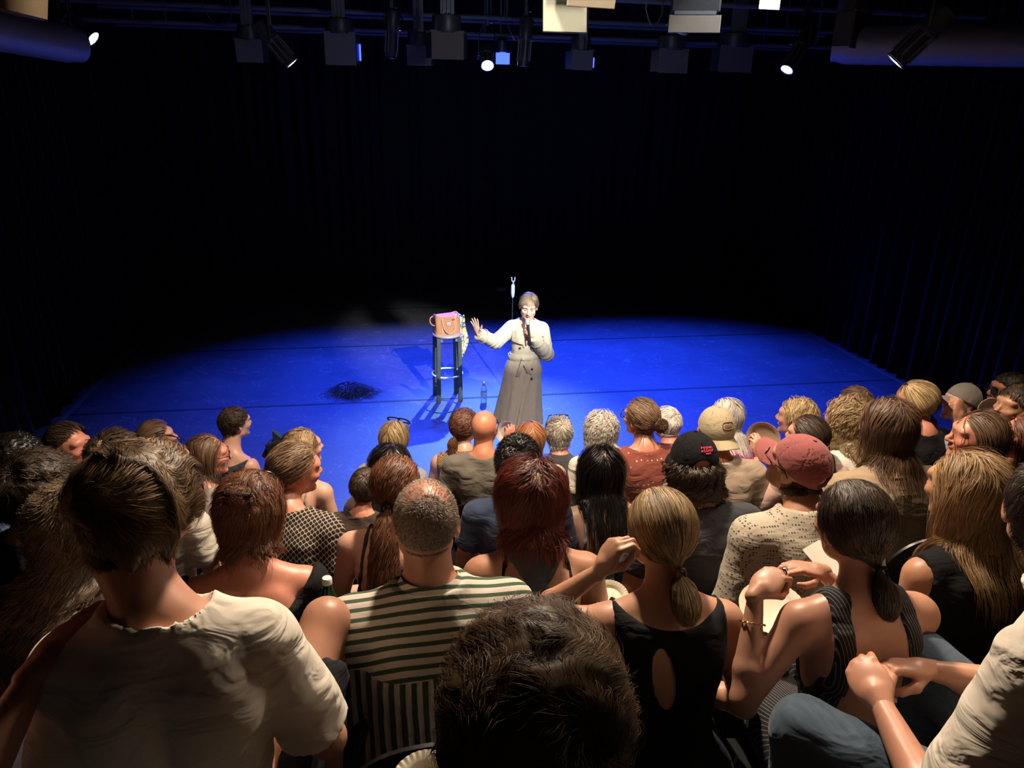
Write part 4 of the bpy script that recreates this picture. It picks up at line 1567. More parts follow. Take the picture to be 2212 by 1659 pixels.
person(636, 1015, 3.0, 'woman with a light brown low ponytail and chain-print blouse', head=(-42, -6, 4), by=-18, s=1.06, skin=RED, lean=14,
       hm=H['ltbrown'], hair=dict(kind='pony', tie=(0.0, -0.108, -0.02), len=0.22, rb=0.024, th=0.014, dir=(-0.6, -0.1, -0.8), curl=0.004, freq=9), tops=[dict(m=CHAIN, name='blouse', sleeve='short', neck=0.09, off=0.018)], tr=JEANS,
       extra=lambda b, r: hair_tie(b, r, (0.0, -0.118, -0.02)))
person(1118, 1000, 3.05, 'person with dark curly hair and a navy shirt', female=False, head=(-6, 0, 0), s=1.02, skin=TANSKIN,
       hm=H['black'], hair=dict(kind='short', len=0.07, th=0.028, curl=0.007, freq=24, clumps=120), tops=[tee(NAVY)], tr=BTR)
person(1297, 1012, 3.1, 'woman with very long straight black hair and thin straps', head=(-2, -3, 0), s=1.03, skin=PALE,
       hm=H['black'], hair=dict(kind='long', len=0.46, part=0.005, th=0.015), tops=[tank(fabric('pale_floral_cotton', (0.4, 0.4, 0.42), 'dots', (0.1, 0.12, 0.2)), cut_strappy)], tr=BTR)

# ---- fourth row
person(85, 1062, 2.55, 'person with a wide dark curly mop at the left edge', female=False, head=(-15, 0, 0), s=1.04, skin=TANSKIN,
       hm=H['darkbrown'], hair=dict(kind='short', len=0.10, th=0.042, curl=0.009, freq=20, clumps=160, lift=0.1), tops=[tee(BLK)], tr=BTR)
person(540, 1108, 2.15, 'woman with auburn-brown hair in a claw clip and low-backed black top', head=(-10, -12, 3), by=2, s=1.0, lean=14, skin=RED,
       hm=H['auburn'], hair=[dict(kind='bun', tie=(0.0, -0.085, 0.065), rb=0.038, th=0.026, sag=0.35, curl=0.003, freq=10), dict(kind='long', len=0.23, th=0.032, curl=0.008, freq=12, name='loose_hair', layer=0.6)],
       tops=[dict(m=BLK, name='low_backed_top', sleeve='short', off=0.016, cut=cut_scoop, neck=0.08)], tr=BTR,
       extra=lambda b, r: (hair_clip(b, r, (0, -0.118, 0.085), 1.4), glasses(b, r, up=True, name='sunglasses', r=0.028, tip=58)))
person(855, 1050, 2.6, 'woman with a long auburn ponytail tied with black and bare shoulders', head=(-4, -4, 0), s=1.02, skin=PALE,
       hm=H['auburn'], hair=dict(kind='pony', tie=(0.0, -0.108, -0.035), len=0.44, rb=0.045, th=0.013, curl=0.008, freq=9, puff=1.2), tops=[tank(BROWN, cut_strappy)], tr=BTR,
       extra=lambda b, r: hair_tie(b, r, (0, -0.118, -0.037), 0.022, BLK))
person(1148, 1072, 2.12, 'woman with thick dark red hair, slate racerback tank and black bra straps', head=(-6, -6, 2), by=-4, s=1.04, skin=(0.50, 0.27, 0.17), lean=16, girth=1.06,
       hm=H['wine'], hair=dict(kind='long', len=0.27, part=0.015, th=0.036, curl=0.006, freq=9, back=0.3), tops=[dict(m=STEEL, name='racerback_tank', sleeve='none', off=0.010, neck=0.075, cut=cut_racer, fold=0.001),
             dict(m=BLK, name='bra', sleeve='none', off=0.006, neck=0.075, cut=cut_bra, fold=0, bottom=0.3)], tr=BTR)
person(1497, 1005, 2.55, 'person with dark curls under a black cap with pink lettering and a charcoal T-shirt', female=False, head=(-4, -10, 0), s=1.05, skin=RED, lean=14, girth=1.1,
       hm=H['darkbrown'], hair=dict(kind='long', len=0.15, th=0.045, curl=0.011, freq=22, clumps=150, layer=0.5, cs=24, zmax=0.03), tops=[tee(GREYBLK, off=0.016)], tr=BTR, extra=lambda b, r: black_cap(b, r))
person(1722, 1012, 2.25, 'person in a faded pink cap and openwork beige knit jumper', female=False, head=(28, 16, 0), s=1.03, by=0, skin=TANSKIN, lean=16, girth=1.12,
       hm=H['darkbrown'], hair=dict(kind='short', len=0.07, th=0.014, curl=0.003, freq=14, zmax=-0.005), tops=[dict(m=KNIT, name='knit_jumper', sleeve='long', off=0.022, neck=0.075, fold=0.006)], tr=BTR,
       extra=lambda b, r: (cap(b, r, (0.31, 0.095, 0.09), 'forward', 'pink'), glasses(b, r)))
person(1915, 925, 2.5, 'person with a chin-length brown bob and tan T-shirt', female=False, head=(4, -4, 0), s=1.06, by=0, girth=1.05,
       hm=H['brown'], hair=dict(kind='long', len=0.25, part=0.0, th=0.024, curl=0.002, freq=9), tops=[tee(TAN, neck=0.09, off=0.018)], tr=BTR)
person(2112, 945, 2.62, 'woman with long brown hair turned left showing her nose', head=(55, 4, 0), s=1.05, by=15, skin=RED,
       hm=H['brown'], hair=dict(kind='long', len=0.34, part=0.02, th=0.016), tops=[tank(BLK)], tr=BTR)
person(2225, 945, 2.6, 'person with auburn hair cropped by the right edge behind the long-haired blonde', head=(40, 0, 0), s=1.0, by=10, skin=RED,
       hm=H['auburn'], hair=dict(kind='long', len=0.30, part=0.0, th=0.016), tops=[tank(BROWN)], tr=BTR)

# ---- fifth row
person(172, 1135, 1.85, 'woman with long frizzy grey-brown curls at the left', head=(-8, -6, 4), s=1.0, lean=12, skin=TANSKIN,
       hm=hair_mat('greying_brown', (0.040, 0.027, 0.016), (0.27, 0.195, 0.125)), hair=dict(kind='long', len=0.36, part=-0.01, th=0.034, curl=0.009, freq=18, cph=0.9, cs=36, clumps=140), tops=[tee(BROWN)], tr=BTR)
person(920, 1132, 1.62, 'man with close-cropped grey hair, thinning crown and green striped shirt', female=False, head=(-3, -8, 0), s=1.0, by=2, lean=8, skin=(0.52, 0.26, 0.17), girth=1.06,
       hm=H['saltpep'], hair=dict(kind='balding', len=0.008, th=0.002, n=12000, wk=0.7, lift=0.7, mess=0.35, bulk=9.0), tops=[dict(m=SSHIRT, name='shirt', sleeve='long', neck=0.075, off=0.020, fold=0.006)], tr=BTR,
       extra=lambda b, r: collar(b, r, SSHIRT, 0.086))
person(1427, 1152, 1.62, 'woman with dark blonde hair in a stubby ponytail and black top', head=(8, -10, 4), s=0.97, by=-6, lean=18, skin=(0.56, 0.31, 0.20),
       hm=H['dkblonde'], hair=dict(kind='pony', tie=(0.012, -0.108, -0.062), len=0.085, rb=0.034, th=0.016, sag=0.2, puff=1.2), tops=[dict(m=BLK, name='keyhole_top', sleeve='none', neck=0.07, off=0.010, cut=cut_keyhole)], tr=BTR,
       arms={-1: dict(e=(-0.35, 0.17, 0.50), w=(-0.19, 0.12, 0.675), d=(0.45, 0.05, 0.9), n=(-1, -0.3, 0.2), pose='curl')},
       extra=lambda b, r: hair_tie(b, r, (0.012, -0.117, -0.064), 0.013))
person(1845, 1138, 1.42, 'woman with a dark low ponytail and low-backed pinstripe top', head=(6, -8, -2), s=0.95, by=-2, lean=10, skin=(0.52, 0.28, 0.185),
       hm=H['darkbrown'], hair=dict(kind='pony', tie=(-0.005, -0.105, -0.07), len=0.085, rb=0.026, th=0.012, sag=0.25, puff=0.7, curl=0.004, freq=14), tops=[dict(m=PINS, name='low_backed_top', sleeve='none', neck=0.08, off=0.008, cut=cut_lowback, fold=0.001)],
       tr=dict(m=PINS, name='trousers', off=0.03),
       arms={-1: dict(e=(-0.32, 0.0, 0.35), w=(-0.26, 0.13, 0.57), d=(0.75, 0.40, 0.35), n=(-0.3, -0.3, 1), pose='curl'),
             1: dict(e=(0.22, 0.14, 0.33), w=(0.0, 0.26, 0.53), d=(-0.9, -0.05, 0.25), n=(0.1, 0.1, 1), pose='relaxed')},
       extra=lambda b, r: (hair_tie(b, r, (-0.005, -0.114, -0.072), 0.014, BLK), bracelet(b, r)))
person(2083, 1060, 1.72, 'woman with long honey-blonde hair and a black sleeveless top', head=(8, -4, 0), s=1.03, by=0, lean=12, skin=(0.50, 0.27, 0.16),
       hm=H['honey'], hair=dict(kind='long', len=0.44, part=-0.01, th=0.022, curl=0.003, freq=6, back=0.3), tops=[dict(m=BLK, name='sleeveless_top', sleeve='none', neck=0.09, off=0.012)], tr=BTR)

# ---- sixth row and the nearest heads
person(292, 1122, 1.22, 'man with swept brown hair and a creased white T-shirt, a hand on his shoulder', female=False, head=(-24, -14, 8), s=1.0, by=6, lean=7, side=0, girth=0.92, sw=0.160, skin=(0.50, 0.26, 0.17), hoff=(-0.035, 0.0, 0.01),
       hm=hair_mat('brown_gold', (0.030, 0.017, 0.009), (0.30, 0.18, 0.085)), hair=[dict(kind='short', len=0.022, th=0.006, zmax=0.03, n=4000, swirl=0.1, m=H['darkbrown'], name='cropped_sides'), dict(kind='short', len=0.085, th=0.030, zlow=0.012, swirl=0.25, lift=0.0, flow=1.0, whorl=(0.03, -0.095, 0.03), n=14000, mess=0.05, cmess=0.16, curl=0.003, freq=7, steps=9)], tops=[tee(WHITE, neck=0.085, off=0.018, fold=0.006, sl=0.8)], tr=dict(m=SHORTS, name='shorts', len=0.40, off=0.03),
       legs={1: ((0.09, 0.02, 0.09), (0.27, 0.36, 0.30), (0.24, 0.30, -0.2)), -1: ((-0.09, 0.02, 0.09), (-0.16, 0.43, 0.15), (-0.12, 0.40, -0.34))},
       arms={1: dict(e=(0.255, 0.05, 0.26), w=(0.16, 0.28, 0.28), d=(-0.5, 0.8, -0.1), n=(0.3, 0, 1), pose='relaxed')})
person(1148, 1572, 0.60, 'head of a person with tousled dark brown hair right below the camera', female=False, head=(-5, -4, 0), s=1.0, by=0, lean=8, skin=TANSKIN,
       hm=hair_mat('umber', (0.035, 0.020, 0.010), (0.26, 0.155, 0.08)), hair=dict(kind='short', len=0.062, th=0.028, swirl=0.2, lift=0.16, flow=1.5, whorl=(0.0, -0.06, 0.08), n=13000, mess=0.12, cmess=0.12, curl=0.005, freq=14, clumps=320, wk=0.8), tops=[tee(BLK)], tr=BTR)
person(2285, 1110, 1.02, 'man in a white T-shirt and jeans with clasped hands at the right edge', female=False, head=(-62, 0, 0), s=1.0, by=20, lean=16, skin=(0.56, 0.29, 0.19),
       hm=H['darkbrown'], hair=dict(kind='short', len=0.03, th=0.012), tops=[tee(WHITE, off=0.022, fold=0.006, sl=0.8)], tr=JEANS,
       legs={-1: ((-0.09, 0.02, 0.09), (-0.30, 0.44, 0.13), (-0.26, 0.40, -0.30)), 1: ((0.09, 0.02, 0.09), (0.10, 0.45, 0.16), (0.10, 0.40, -0.32))},
       arms={-1: dict(e=(-0.32, 0.13, 0.20), w=(-0.20, 0.35, 0.245), d=(0.35, 0.8, 0.25), n=(-0.6, 0, 0.8), pose='curl'),
             1: dict(e=(0.16, 0.22, 0.22), w=(0.0, 0.37, 0.235), d=(-0.85, 0.45, 0.1), n=(0.2, 0.3, 0.9), pose='curl')})
person(-400, 1130, 1.22, 'person at the left edge resting a hand on the white T-shirt man', female=False, head=(-20, 0, 0), s=1.0, by=-8, lean=14, skin=(0.50, 0.26, 0.16),
       hm=H['darkbrown'], hair=dict(kind='short', len=0.04, th=0.012), tops=[tank(BLK)], tr=BTR,
       arms={1: dict(e=(0.30, -0.06, 0.36), w=(0.36, 0.11, 0.50), d=(0.55, 0.7, 0.35), n=(0, -0.3, 1), pose='relaxed')})


# ================================================================ RAKED SEATING
# chairs: one kind, copied
CHM = pm('chair_plastic', (0.010, 0.010, 0.011), 0.38)
CHS = pm('chair_metal', (0.30, 0.30, 0.32), 0.28, 1.0)


def make_chair():
    root = empty('stacking_chair')
    def seat(u, v):
        x = (u-0.5)*0.43; y = -0.20+0.41*v
        return (x, y, 0.448-0.030*(1-(2*u-1)**2)*(0.6+0.4*math.sin(math.pi*v))-0.03*max(0, v-0.85)/0.15*0.6)
    MB().grid(seat, 15, 13, 0.008).build('seat', CHM, root)
    def back(u, v):
        a = (u-0.5)*1.25
        zz = 0.60+0.26*v*(1-0.0*abs(u-0.5))-0.10*(abs(2*u-1)**3)*(v > 0.5)*(v-0.5)*2
        return (0.235*math.sin(a)/math.sin(0.625)*(1-0.04*v), -0.245-0.05*v+0.07*(1-math.cos(a))*2, zz)
    MB().grid(back, 21, 9, 0.009).build('backrest', CHM, root)
    for sd in (-1, 1):
        MB().tube([(sd*0.195, -0.16, 0.40), (sd*0.205, -0.20, 0.48), (sd*0.208, -0.225, 0.70)], 0.010, 8).build('back_post', CHS, root)
        for fr in (0, 1):
            y0, y1 = (-0.17, -0.23) if fr == 0 else (0.17, 0.21)
            MB().tube([(sd*0.185, y0, 0.425), (sd*0.20, y1, 0.0)], 0.010, 8).build('leg', CHS, root)
    return root


chair0 = make_chair()
first = True


def tier_z(y):
    for yy, z in TIERS:
        if y > yy: return z
    return TIERS[-1][1]


CH_KIDS = list(chair0.children)
for i, (loc, by, depth, s) in enumerate(CHAIRS):
    if first:
        c = chair0; first = False
    else:
        c = chair0.copy(); COL.objects.link(c)
        for ch in CH_KIDS:
            k = ch.copy(); k.parent = c; COL.objects.link(k)
    tz = tier_z(loc[1])
    c.location = (loc[0], loc[1], tz)
    c.scale = (1, 1, (loc[2]-tz)/0.452)
    c.rotation_euler = (0, 0, R(by))
    lw = CHAIR_OF[i].split()
    tag(c, 'black stacking chair under the '+' '.join(lw[:11]), 'chair', 'black chairs of the raked audience seating')
for i, (y, z) in enumerate(TIERS):
    y1 = TIERS[i-1][0] if i else None
    if z <= 0: continue
    MB().box(((XL+XR)/2, (y+y1)/2, z/2), (XR-XL-0.3, y1-y-0.004, z)).build('seating_riser', RISE, smooth=False)['kind'] = 'structure'


# ================================================================ ON THE STAGE
# bar stool
SX, SY = onz(967, 858)[:2]
st = empty('bar_stool', (SX, SY, 0), R(6), 'round-topped dark wooden bar stool with a white foot ring carrying the handbag', 'stool')
WOOD = pm('stained_wood', (0.055, 0.075, 0.075), 0.5, var=0.4, bump=(30, 0.3, 0.004))
MB().lathe([(0.0, 0.752), (0.150, 0.752), (0.162, 0.760), (0.166, 0.770), (0.162, 0.782), (0.150, 0.788), (0.0, 0.788)], 40).build('seat', pm('seat_wood', (0.45, 0.36, 0.33), 0.4, var=0.2), st)
for sx in (-1, 1):
    for sy in (-1, 1):
        m = MB()
        m.box((sx*0.118, sy*0.118, 0.376), (0.044, 0.044, 0.752))
        for v_i in range(0, 8, 2):       # legs splay a little towards the floor
            x, y, z = m.V[v_i]; m.V[v_i] = (x+sx*0.008, y+sy*0.008, z)
        lg = m.build('leg', WOOD, st, smooth=False, bevel=0.003)
        MB().box((sx*0.086, sy*0.118, 0.728), (0.03, 0.02, 0.03)).build('bracket', pm('bracket_metal', (0.5, 0.55, 0.55), 0.3, 0.8), lg, smooth=False)
MB().tube([(0.172*math.cos(a), 0.172*math.sin(a), 0.30) for a in np.linspace(0, 2*math.pi, 41)[:-1]], 0.010, 8, closed=True).build('foot_ring', pm('white_metal', (0.62, 0.72, 0.72), 0.35), st)

# handbag on the stool
bg = empty('handbag', (SX-0.005, SY, 0.789), R(12), 'tan leather handbag with pink lining standing open on the bar stool', 'handbag')
LEA = pm('tan_leather', (0.46, 0.21, 0.10), 0.45, var=0.25, bump=(40, 0.3, 0.004))
LIN = pm('pink_lining', (0.75, 0.22, 0.36), 0.6)
bw, bd, bh = 0.145, 0.075, 0.205


def bag_out(u, v):
    a = 2*math.pi*u
    ca, sa = math.cos(a), math.sin(a)
    x = math.copysign(abs(ca)**0.35, ca); y = math.copysign(abs(sa)**0.35, sa)
    w_ = bw*(1-0.06*v+0.03*math.sin(3*a+4*v)*(v > 0.1)); d = bd*(1+0.05*math.sin(5*v))
    return (x*w_, y*d-0.0, bh*v+0.012*v*math.sin(2*a+0.6))


mb = MB().grid(lambda u, v: bag_out(1-u, v), 49, 12, 0.004)
mb.box((0, 0, 0.006), (bw*1.9, bd*1.85, 0.010))
mb.build('bag_body', LEA, bg)
MB().grid(lambda u, v: tuple(np.array(bag_out(u, 0.12+0.90*v))*np.array([0.955, 0.92, 1])), 49, 8, 0.002).build('lining', LIN, bg)
for sd in (-1, 1):                       # belted front and back panels
    MB().grid(lambda u, v: ((u-0.5)*0.20, sd*(bd+0.006+0.004*math.sin(math.pi*u)), 0.03+0.10*v), 8, 4, 0.004).build('pocket', LEA, bg)
    m = MB().box((-0.07, -0.0+sd*(bd+0.010), 0.10), (0.018, 0.006, 0.17)).box((0.07, sd*(bd+0.010), 0.10), (0.018, 0.006, 0.17))
    m.build('strap_panel', pm('pale_leather', (0.62, 0.34, 0.22), 0.45), bg, smooth=False, bevel=0.002)
MB().tube([(0.005+0.08*math.cos(t), -bd-0.012-0.03*math.sin(-t) , 0.17+0.155*math.sin(t)) for t in np.linspace(math.pi, 2*math.pi, 17)], 0.006, 8).build('handle', pm('pale_leather', (0.62, 0.34, 0.22), 0.45), bg)
MB().tube([(-bw-0.045*math.sin(t), 0.03*math.cos(t), 0.14+0.045*math.cos(t)) for t in np.linspace(0, math.pi, 15)], 0.007, 8).build('handle', LEA, bg)
MB().box((0.0, -bd-0.016, 0.115), (0.05, 0.006, 0.035)).build('clasp', pm('pale_clasp', (0.8, 0.7, 0.85), 0.25, 0.6), bg, smooth=False, bevel=0.003)
for i in range(3):
    MB().lathe([(0, 0.004), (0.006, 0.002), (0.006, -0.002), (0, -0.003)], 10, Matrix.Translation((0.045+i*0.020, -bd-0.013, 0.165)) @ Matrix.Rotation(R(90), 4, 'X')).build('stud', pm('dark_stud', (0.03, 0.02, 0.02), 0.4), bg)

# patterned scarf hanging from the bag
SCM = NT('patterned_silk')
vv = SCM.noise(13, SCM.co(), 2, 0.5, 1.5)
SCM.set(SCM.b.inputs['Base Color'], SCM.mix(SCM.math('GREATER_THAN', vv, 0.56), SCM.mix(SCM.math('LESS_THAN', vv, 0.44), (0.62, 0.64, 0.58), (0.10, 0.13, 0.14)), (0.62, 0.48, 0.08)))
SCM.b.inputs['Roughness'].default_value = 0.5


def scarf(u, v):
    w_ = 0.03+0.055*math.sin(math.pi*min(1, v*0.95+0.08))**0.8
    x = 0.165+0.028*v+(u-0.5)*w_*1.5+0.012*math.sin(9*v+2)
    y = -0.02-0.02*v+0.016*math.sin(u*9+3*v)+(u-0.5)*0.05
    z = 0.180-0.44*v-0.05*abs(u-0.7)*v
    return (x, y, z)


sc = MB().grid(scarf, 15, 30, 0.002)
sc.grid(lambda u, v: (0.10+0.07*v+0.01*math.sin(u*6), -0.04+0.05*u, 0.175+0.035*math.sin(math.pi*(v*0.8+0.1))-0.012*v), 8, 8, 0.002)
sco = sc.build('silk_scarf', SCM.m)
sco.location = (SX-0.005, SY, 0.789); sco.rotation_euler = (0, 0, R(12))
tag(sco, 'pale patterned silk scarf with yellow blotches hanging out of the handbag', 'scarf')

# water bottle
BX, BY = onz(1045, 870)[:2]
bt = empty('water_bottle', (BX, BY, 0), 0, 'clear plastic water bottle with a red and white cap standing by the performer', 'bottle')
g = NT('clear_plastic')
g.b.inputs['Base Color'].default_value = (0.80, 0.93, 1.0, 1)
g.b.inputs['Transmission Weight'].default_value = 0.9
g.b.inputs['Roughness'].default_value = 0.08
g.b.inputs['IOR'].default_value = 1.3
MB().lathe([(0.0, 0.0), (0.030, 0.0), (0.035, 0.008), (0.035, 0.05), (0.0325, 0.056), (0.035, 0.064), (0.035, 0.085), (0.031, 0.095), (0.033, 0.125), (0.035, 0.135), (0.034, 0.165), (0.026, 0.195), (0.014, 0.215), (0.013, 0.226), (0.0, 0.226)], 28).build('bottle_body', g.m, bt)
MB().lathe([(0.0355, 0.100), (0.0362, 0.102), (0.0362, 0.135), (0.0355, 0.137)], 28, cap=False).build('bottle_label', pm('pale_label', (0.55, 0.72, 0.8), 0.5), bt)
MB().lathe([(0.0, 0.215), (0.016, 0.215), (0.016, 0.228), (0.0, 0.228)], 20).build('cap_ring', pm('red_plastic', (0.7, 0.06, 0.10), 0.4), bt)
MB().lathe([(0.0, 0.228), (0.0145, 0.228), (0.0145, 0.248), (0.010, 0.254), (0.0, 0.254)], 20).build('cap', pm('white_plastic', (0.85, 0.80, 0.82), 0.4), bt)

# heap of black hair: a wig dropped on the floor
WX, WY = onz(758, 850)[:2]
rng = np.random.default_rng(4)
n, S = 1500, 16
c = rng.normal(size=(n, 2))*np.array([0.075, 0.055])
a0 = rng.uniform(0, 6.28, n)
A = np.zeros((n, S, 3))
p = np.stack([c[:, 0], c[:, 1], np.clip(0.13-2.0*(c**2).sum(1)*4, 0.012, 0.14)*rng.uniform(0.45, 1.1, n)], 1)
dr = np.stack([np.cos(a0)*1.7, np.sin(a0), 0*a0], 1); dr /= np.linalg.norm(dr, axis=1)[:, None]
turn = rng.normal(size=n)*0.35
tail = rng.uniform(size=n) < 0.12
dr[tail] = np.array([1.0, 0.22, 0])+rng.normal(size=(tail.sum(), 3))*0.15; turn[tail] *= 0.2
for k in range(S):
    A[:, k] = p
    ca, sa = np.cos(turn*0.5), np.sin(turn*0.5)
    dr[:, :2] = np.stack([dr[:, 0]*ca-dr[:, 1]*sa, dr[:, 0]*sa+dr[:, 1]*ca], 1)
    p = p+dr*0.015
    p[:, 2] = np.maximum(0.004+0.01*rng.uniform(size=n), p[:, 2]-0.006*k/6+0.003*np.sin(k+a0*3))
mbw = MB()
prof = 0.0026*(1-0.6*np.arange(S)/S)
V = np.stack([A+np.array([0, 0, 1])*prof[None, :, None], A+np.array([0.87, 0.0, -0.5])*prof[None, :, None], A+np.array([-0.6, 0.6, -0.5])*prof[None, :, None]], 2)
base = (np.arange(n)[:, None]*S+np.arange(S-1)[None])*3
Q = np.concatenate([np.stack([base+k, base+(k+1) % 3, base+3+(k+1) % 3, base+3+k], -1).reshape(-1, 4) for k in range(3)])
wg = link('wig', mesh_np('wig', V.reshape(-1, 3), Q), pm('wig_hair', (0.07, 0.075, 0.09), 0.27))
wg.location = (WX, WY, 0.002); wg.rotation_euler = (0, 0, R(-8))
tag(wg, 'tangled dark wig lying in a heap on the blue stage floor', 'wig')

# microphone stand
MX, MY = 1.39, 7.88
ms = empty('microphone_stand', (MX, MY, 0), 0, 'tall straight microphone stand with an empty clip behind the performer', 'microphone stand')
CHR = pm('dark_chrome', (0.12, 0.13, 0.14), 0.3, 0.9)
MB().lathe([(0, 0), (0.125, 0), (0.125, 0.010), (0.11, 0.022), (0.02, 0.030), (0.0, 0.03)], 36).build('base', pm('cast_iron', (0.02, 0.02, 0.02), 0.5), ms)
MB().tube([(0, 0, 0.02), (0, 0, 0.95)], 0.011, 12).build('pole', CHR, ms)
MB().tube([(0, 0, 0.95), (0, 0, 1.26)], 0.007, 10).build('upper_pole', CHR, ms)
MB().lathe([(0.008, 1.20), (0.016, 1.215), (0.021, 1.25), (0.021, 1.335), (0.016, 1.345), (0, 1.345)], 16).build('grip', pm('pale_grip', (0.45, 0.55, 0.60), 0.35), ms)
m = MB().tube([(0, 0, 1.34), (0.003, -0.008, 1.385)], 0.008, 8)
m.tube([(0, -0.008, 1.380), (-0.016, -0.01, 1.395), (-0.018, -0.012, 1.43)], 0.006, 8).tube([(0, -0.008, 1.380), (0.016, -0.01, 1.395), (0.018, -0.012, 1.43)], 0.006, 8)
m.build('clip', pm('pale_grip', (0.45, 0.55, 0.60), 0.35), ms)

# small grey block against the back drape
bxy = onz(1068, 603, 0.02)
o = MB().box((0, 0, 0.03), (0.17, 0.10, 0.06)).build('floor_box', pm('grey_box', (0.16, 0.17, 0.17), 0.6), smooth=False, bevel=0.004)
o.location = (bxy[0]+0.0, YB-0.30, 0)
tag(o, 'small grey connection box lying at the foot of the back drape', 'box')


# ================================================================ THE PERFORMER
def performer():
    s = 0.905
    legs = {1: ((0.085, 0.0, 0.08), (0.088, 0.03, -0.38), (0.11, -0.01, -0.80)), -1: ((-0.085, 0.0, 0.08), (-0.07, 0.03, -0.38), (-0.05, 0.0, -0.80))}
    arms = {1: dict(e=(0.30, 0.06, 0.40), w=(0.475, 0.19, 0.525), d=(0.25, 0.05, 0.95), n=(-0.55, -0.8, 0.1), pose='spread'),
            -1: dict(e=(-0.225, 0.07, 0.27), w=(-0.075, 0.205, 0.505), d=(0.65, 0.18, 0.60), n=(-0.25, 0.9, -0.1), pose='curl')}
    b = Body(female=True, lean=3, side=-2, head=(-4, -9, -4), arms=arms, legs=legs, stand=True, hs=1.06, sw=0.155, hoff=(0, -0.01, 0.02))
    X0, Y0 = onz(1136, 637, 1.60)[:2]
    root = empty('person', (X0, Y0, 0.862*s+0.03), R(174), 'performer in a pale belted trench coat speaking into a microphone, right arm out', 'person')
    root.scale = (s, s, s)
    V, Q = b.mesh(0.0085)
    link('body', mesh_np('body', V, Q), skin_mat((0.68, 0.42, 0.32)), root)
    TR = fabric('trench_gabardine', (0.50, 0.46, 0.36), wr=0.45, rough=0.7, wmap=(1.4, 1.4, 0.45))

    def skirt(P):
        z = P[..., 2]
        t = np.clip((0.24-z)/0.74, 0, 1)
        ax = 0.150+0.088*t+0.022*np.clip(t*5, 0, 1)
        ay = 0.118+0.080*t+0.014*np.clip(t*5, 0, 1)
        cx = 0.045*t
        x, y = P[..., 0]-cx, P[..., 1]-0.005
        ang = np.arctan2(x, y)
        r = np.sqrt((x/ax)**2+(y/ay)**2)
        fold = 0.065*t*(np.sin(ang*5+0.6)+0.55*np.sin(ang*9+2.2+z*3)+0.35*np.sin(ang*14))
        d = (r-1-fold*0.8)*ay*0.8
        # overlapping front edge
        e = np.abs(x+0.045-0.10*t)
        d = d+0.012*np.exp(-(e/0.007)**2)*(y > 0)-0.006*np.clip(1-np.abs(x+0.045-0.10*t+0.03)/0.03, 0, 1)*(y > 0)
        return d

    def coat(P):
        Pt = b.toT(P)
        d = smin(b.f_torso(P, Pt), b.f_neck(P), 0.03)
        for sd in (-1, 1):
            sh, e, w_, a = b.armp[sd]
            q = smin(rc(P, sh, e, 0.058, 0.052), rc(P, e, w_, 0.052, 0.045), 0.02)
            axd = (w_-e)/np.linalg.norm(w_-e)
            q = np.maximum(q, (P-w_) @ axd+0.015)
            q = q+0.006*np.sin(((P-e) @ axd)*120+2*np.sin(P[..., 2]*30))*np.exp(-((P-e)**2).sum(-1)/0.012)
            d = smin(d, q, 0.04)
        d = d-0.016+0.005*fbm(P*np.array([1, 1, 0.7], np.float32), 26, 5)
        d = np.maximum(d, 0.02-P[..., 2])
        sk = np.maximum(skirt(P), P[..., 2]-0.265)
        sk = np.maximum(sk, -0.485-P[..., 2])
        d = smin(d, sk, 0.03)
        neck = el(Pt, (0, 0.045, 0.62), (0.062, 0.085, 0.10))
        v = np.maximum(np.abs(Pt[..., 0])-0.055*np.clip((Pt[..., 2]-0.40)/0.2, 0, 1), 0.40-Pt[..., 2])
        v = np.maximum(v, 0.06-Pt[..., 1])
        d = np.maximum(d, -np.minimum(neck, v))
        return np.maximum(d, Pt[..., 2]-0.625)
    V, Q = box_solid(coat, (-0.36, -0.28, -0.50), (0.60, 0.40, 0.68), 0.0075)
    ct = link('trench_coat', mesh_np('coat', V, Q), TR, root)
    DK = pm('coat_button', (0.05, 0.035, 0.02), 0.35)
    # collar and lapels
    def col_(u, v):
        a = math.pi*(u*1.74-0.87)
        r_ = 0.072+0.042*v
        return tuple(b.toP((r_*1.05*math.sin(a), -r_*math.cos(a)*0.85+0.010+0.02*(abs(u-0.5)*2)**2, 0.650-0.05*v-0.075*(abs(u-0.5)*2)**2.2)))
    MB().grid(col_, 31, 7, 0.005).build('collar', TR, ct)
    for sd in (-1, 1):
        def lap(u, v):
            z = 0.60-0.22*u
            x = sd*(0.045-0.025*u+(0.078*(1-abs(u-0.28)*1.15))*v)
            y = 0.130+0.010*math.sin(math.pi*v)-0.075*max(0, (z-0.50))/0.1*1.0*(0.5+0.5*v)-0.02*v
            return tuple(b.toP((x, y, z)))
        g_ = MB().grid(lap, 14, 8, 0.005)
        g_.build('lapel', TR, ct)
        # epaulette
        def epa(u, v):
            x = sd*(0.075+0.105*u); y = (v-0.5)*0.036-0.006
            return tuple(b.toP((x, y, 0.632-0.047*u+0.004*math.cos((v-0.5)*3)-0.012*max(0, u-0.8)*5)))
        ep = MB().grid(epa, 9, 5, 0.004).build('epaulette', TR, ct)
        q = b.toP((sd*0.085, -0.006, 0.640))
        MB().lathe([(0, 0.003), (0.008, 0.002), (0.008, -0.002), (0, -0.003)], 12, Matrix.Translation(tuple(float(v) for v in q))).build('button', DK, ep)
        # cuff strap
        sh, e, w_, a = b.armp[sd]
        e, w_ = Vector(e), Vector(w_)
        d = (w_-e).normalized(); u_ = d.orthogonal().normalized(); v_ = d.cross(u_)
        c_ = e.lerp(w_, 0.72)
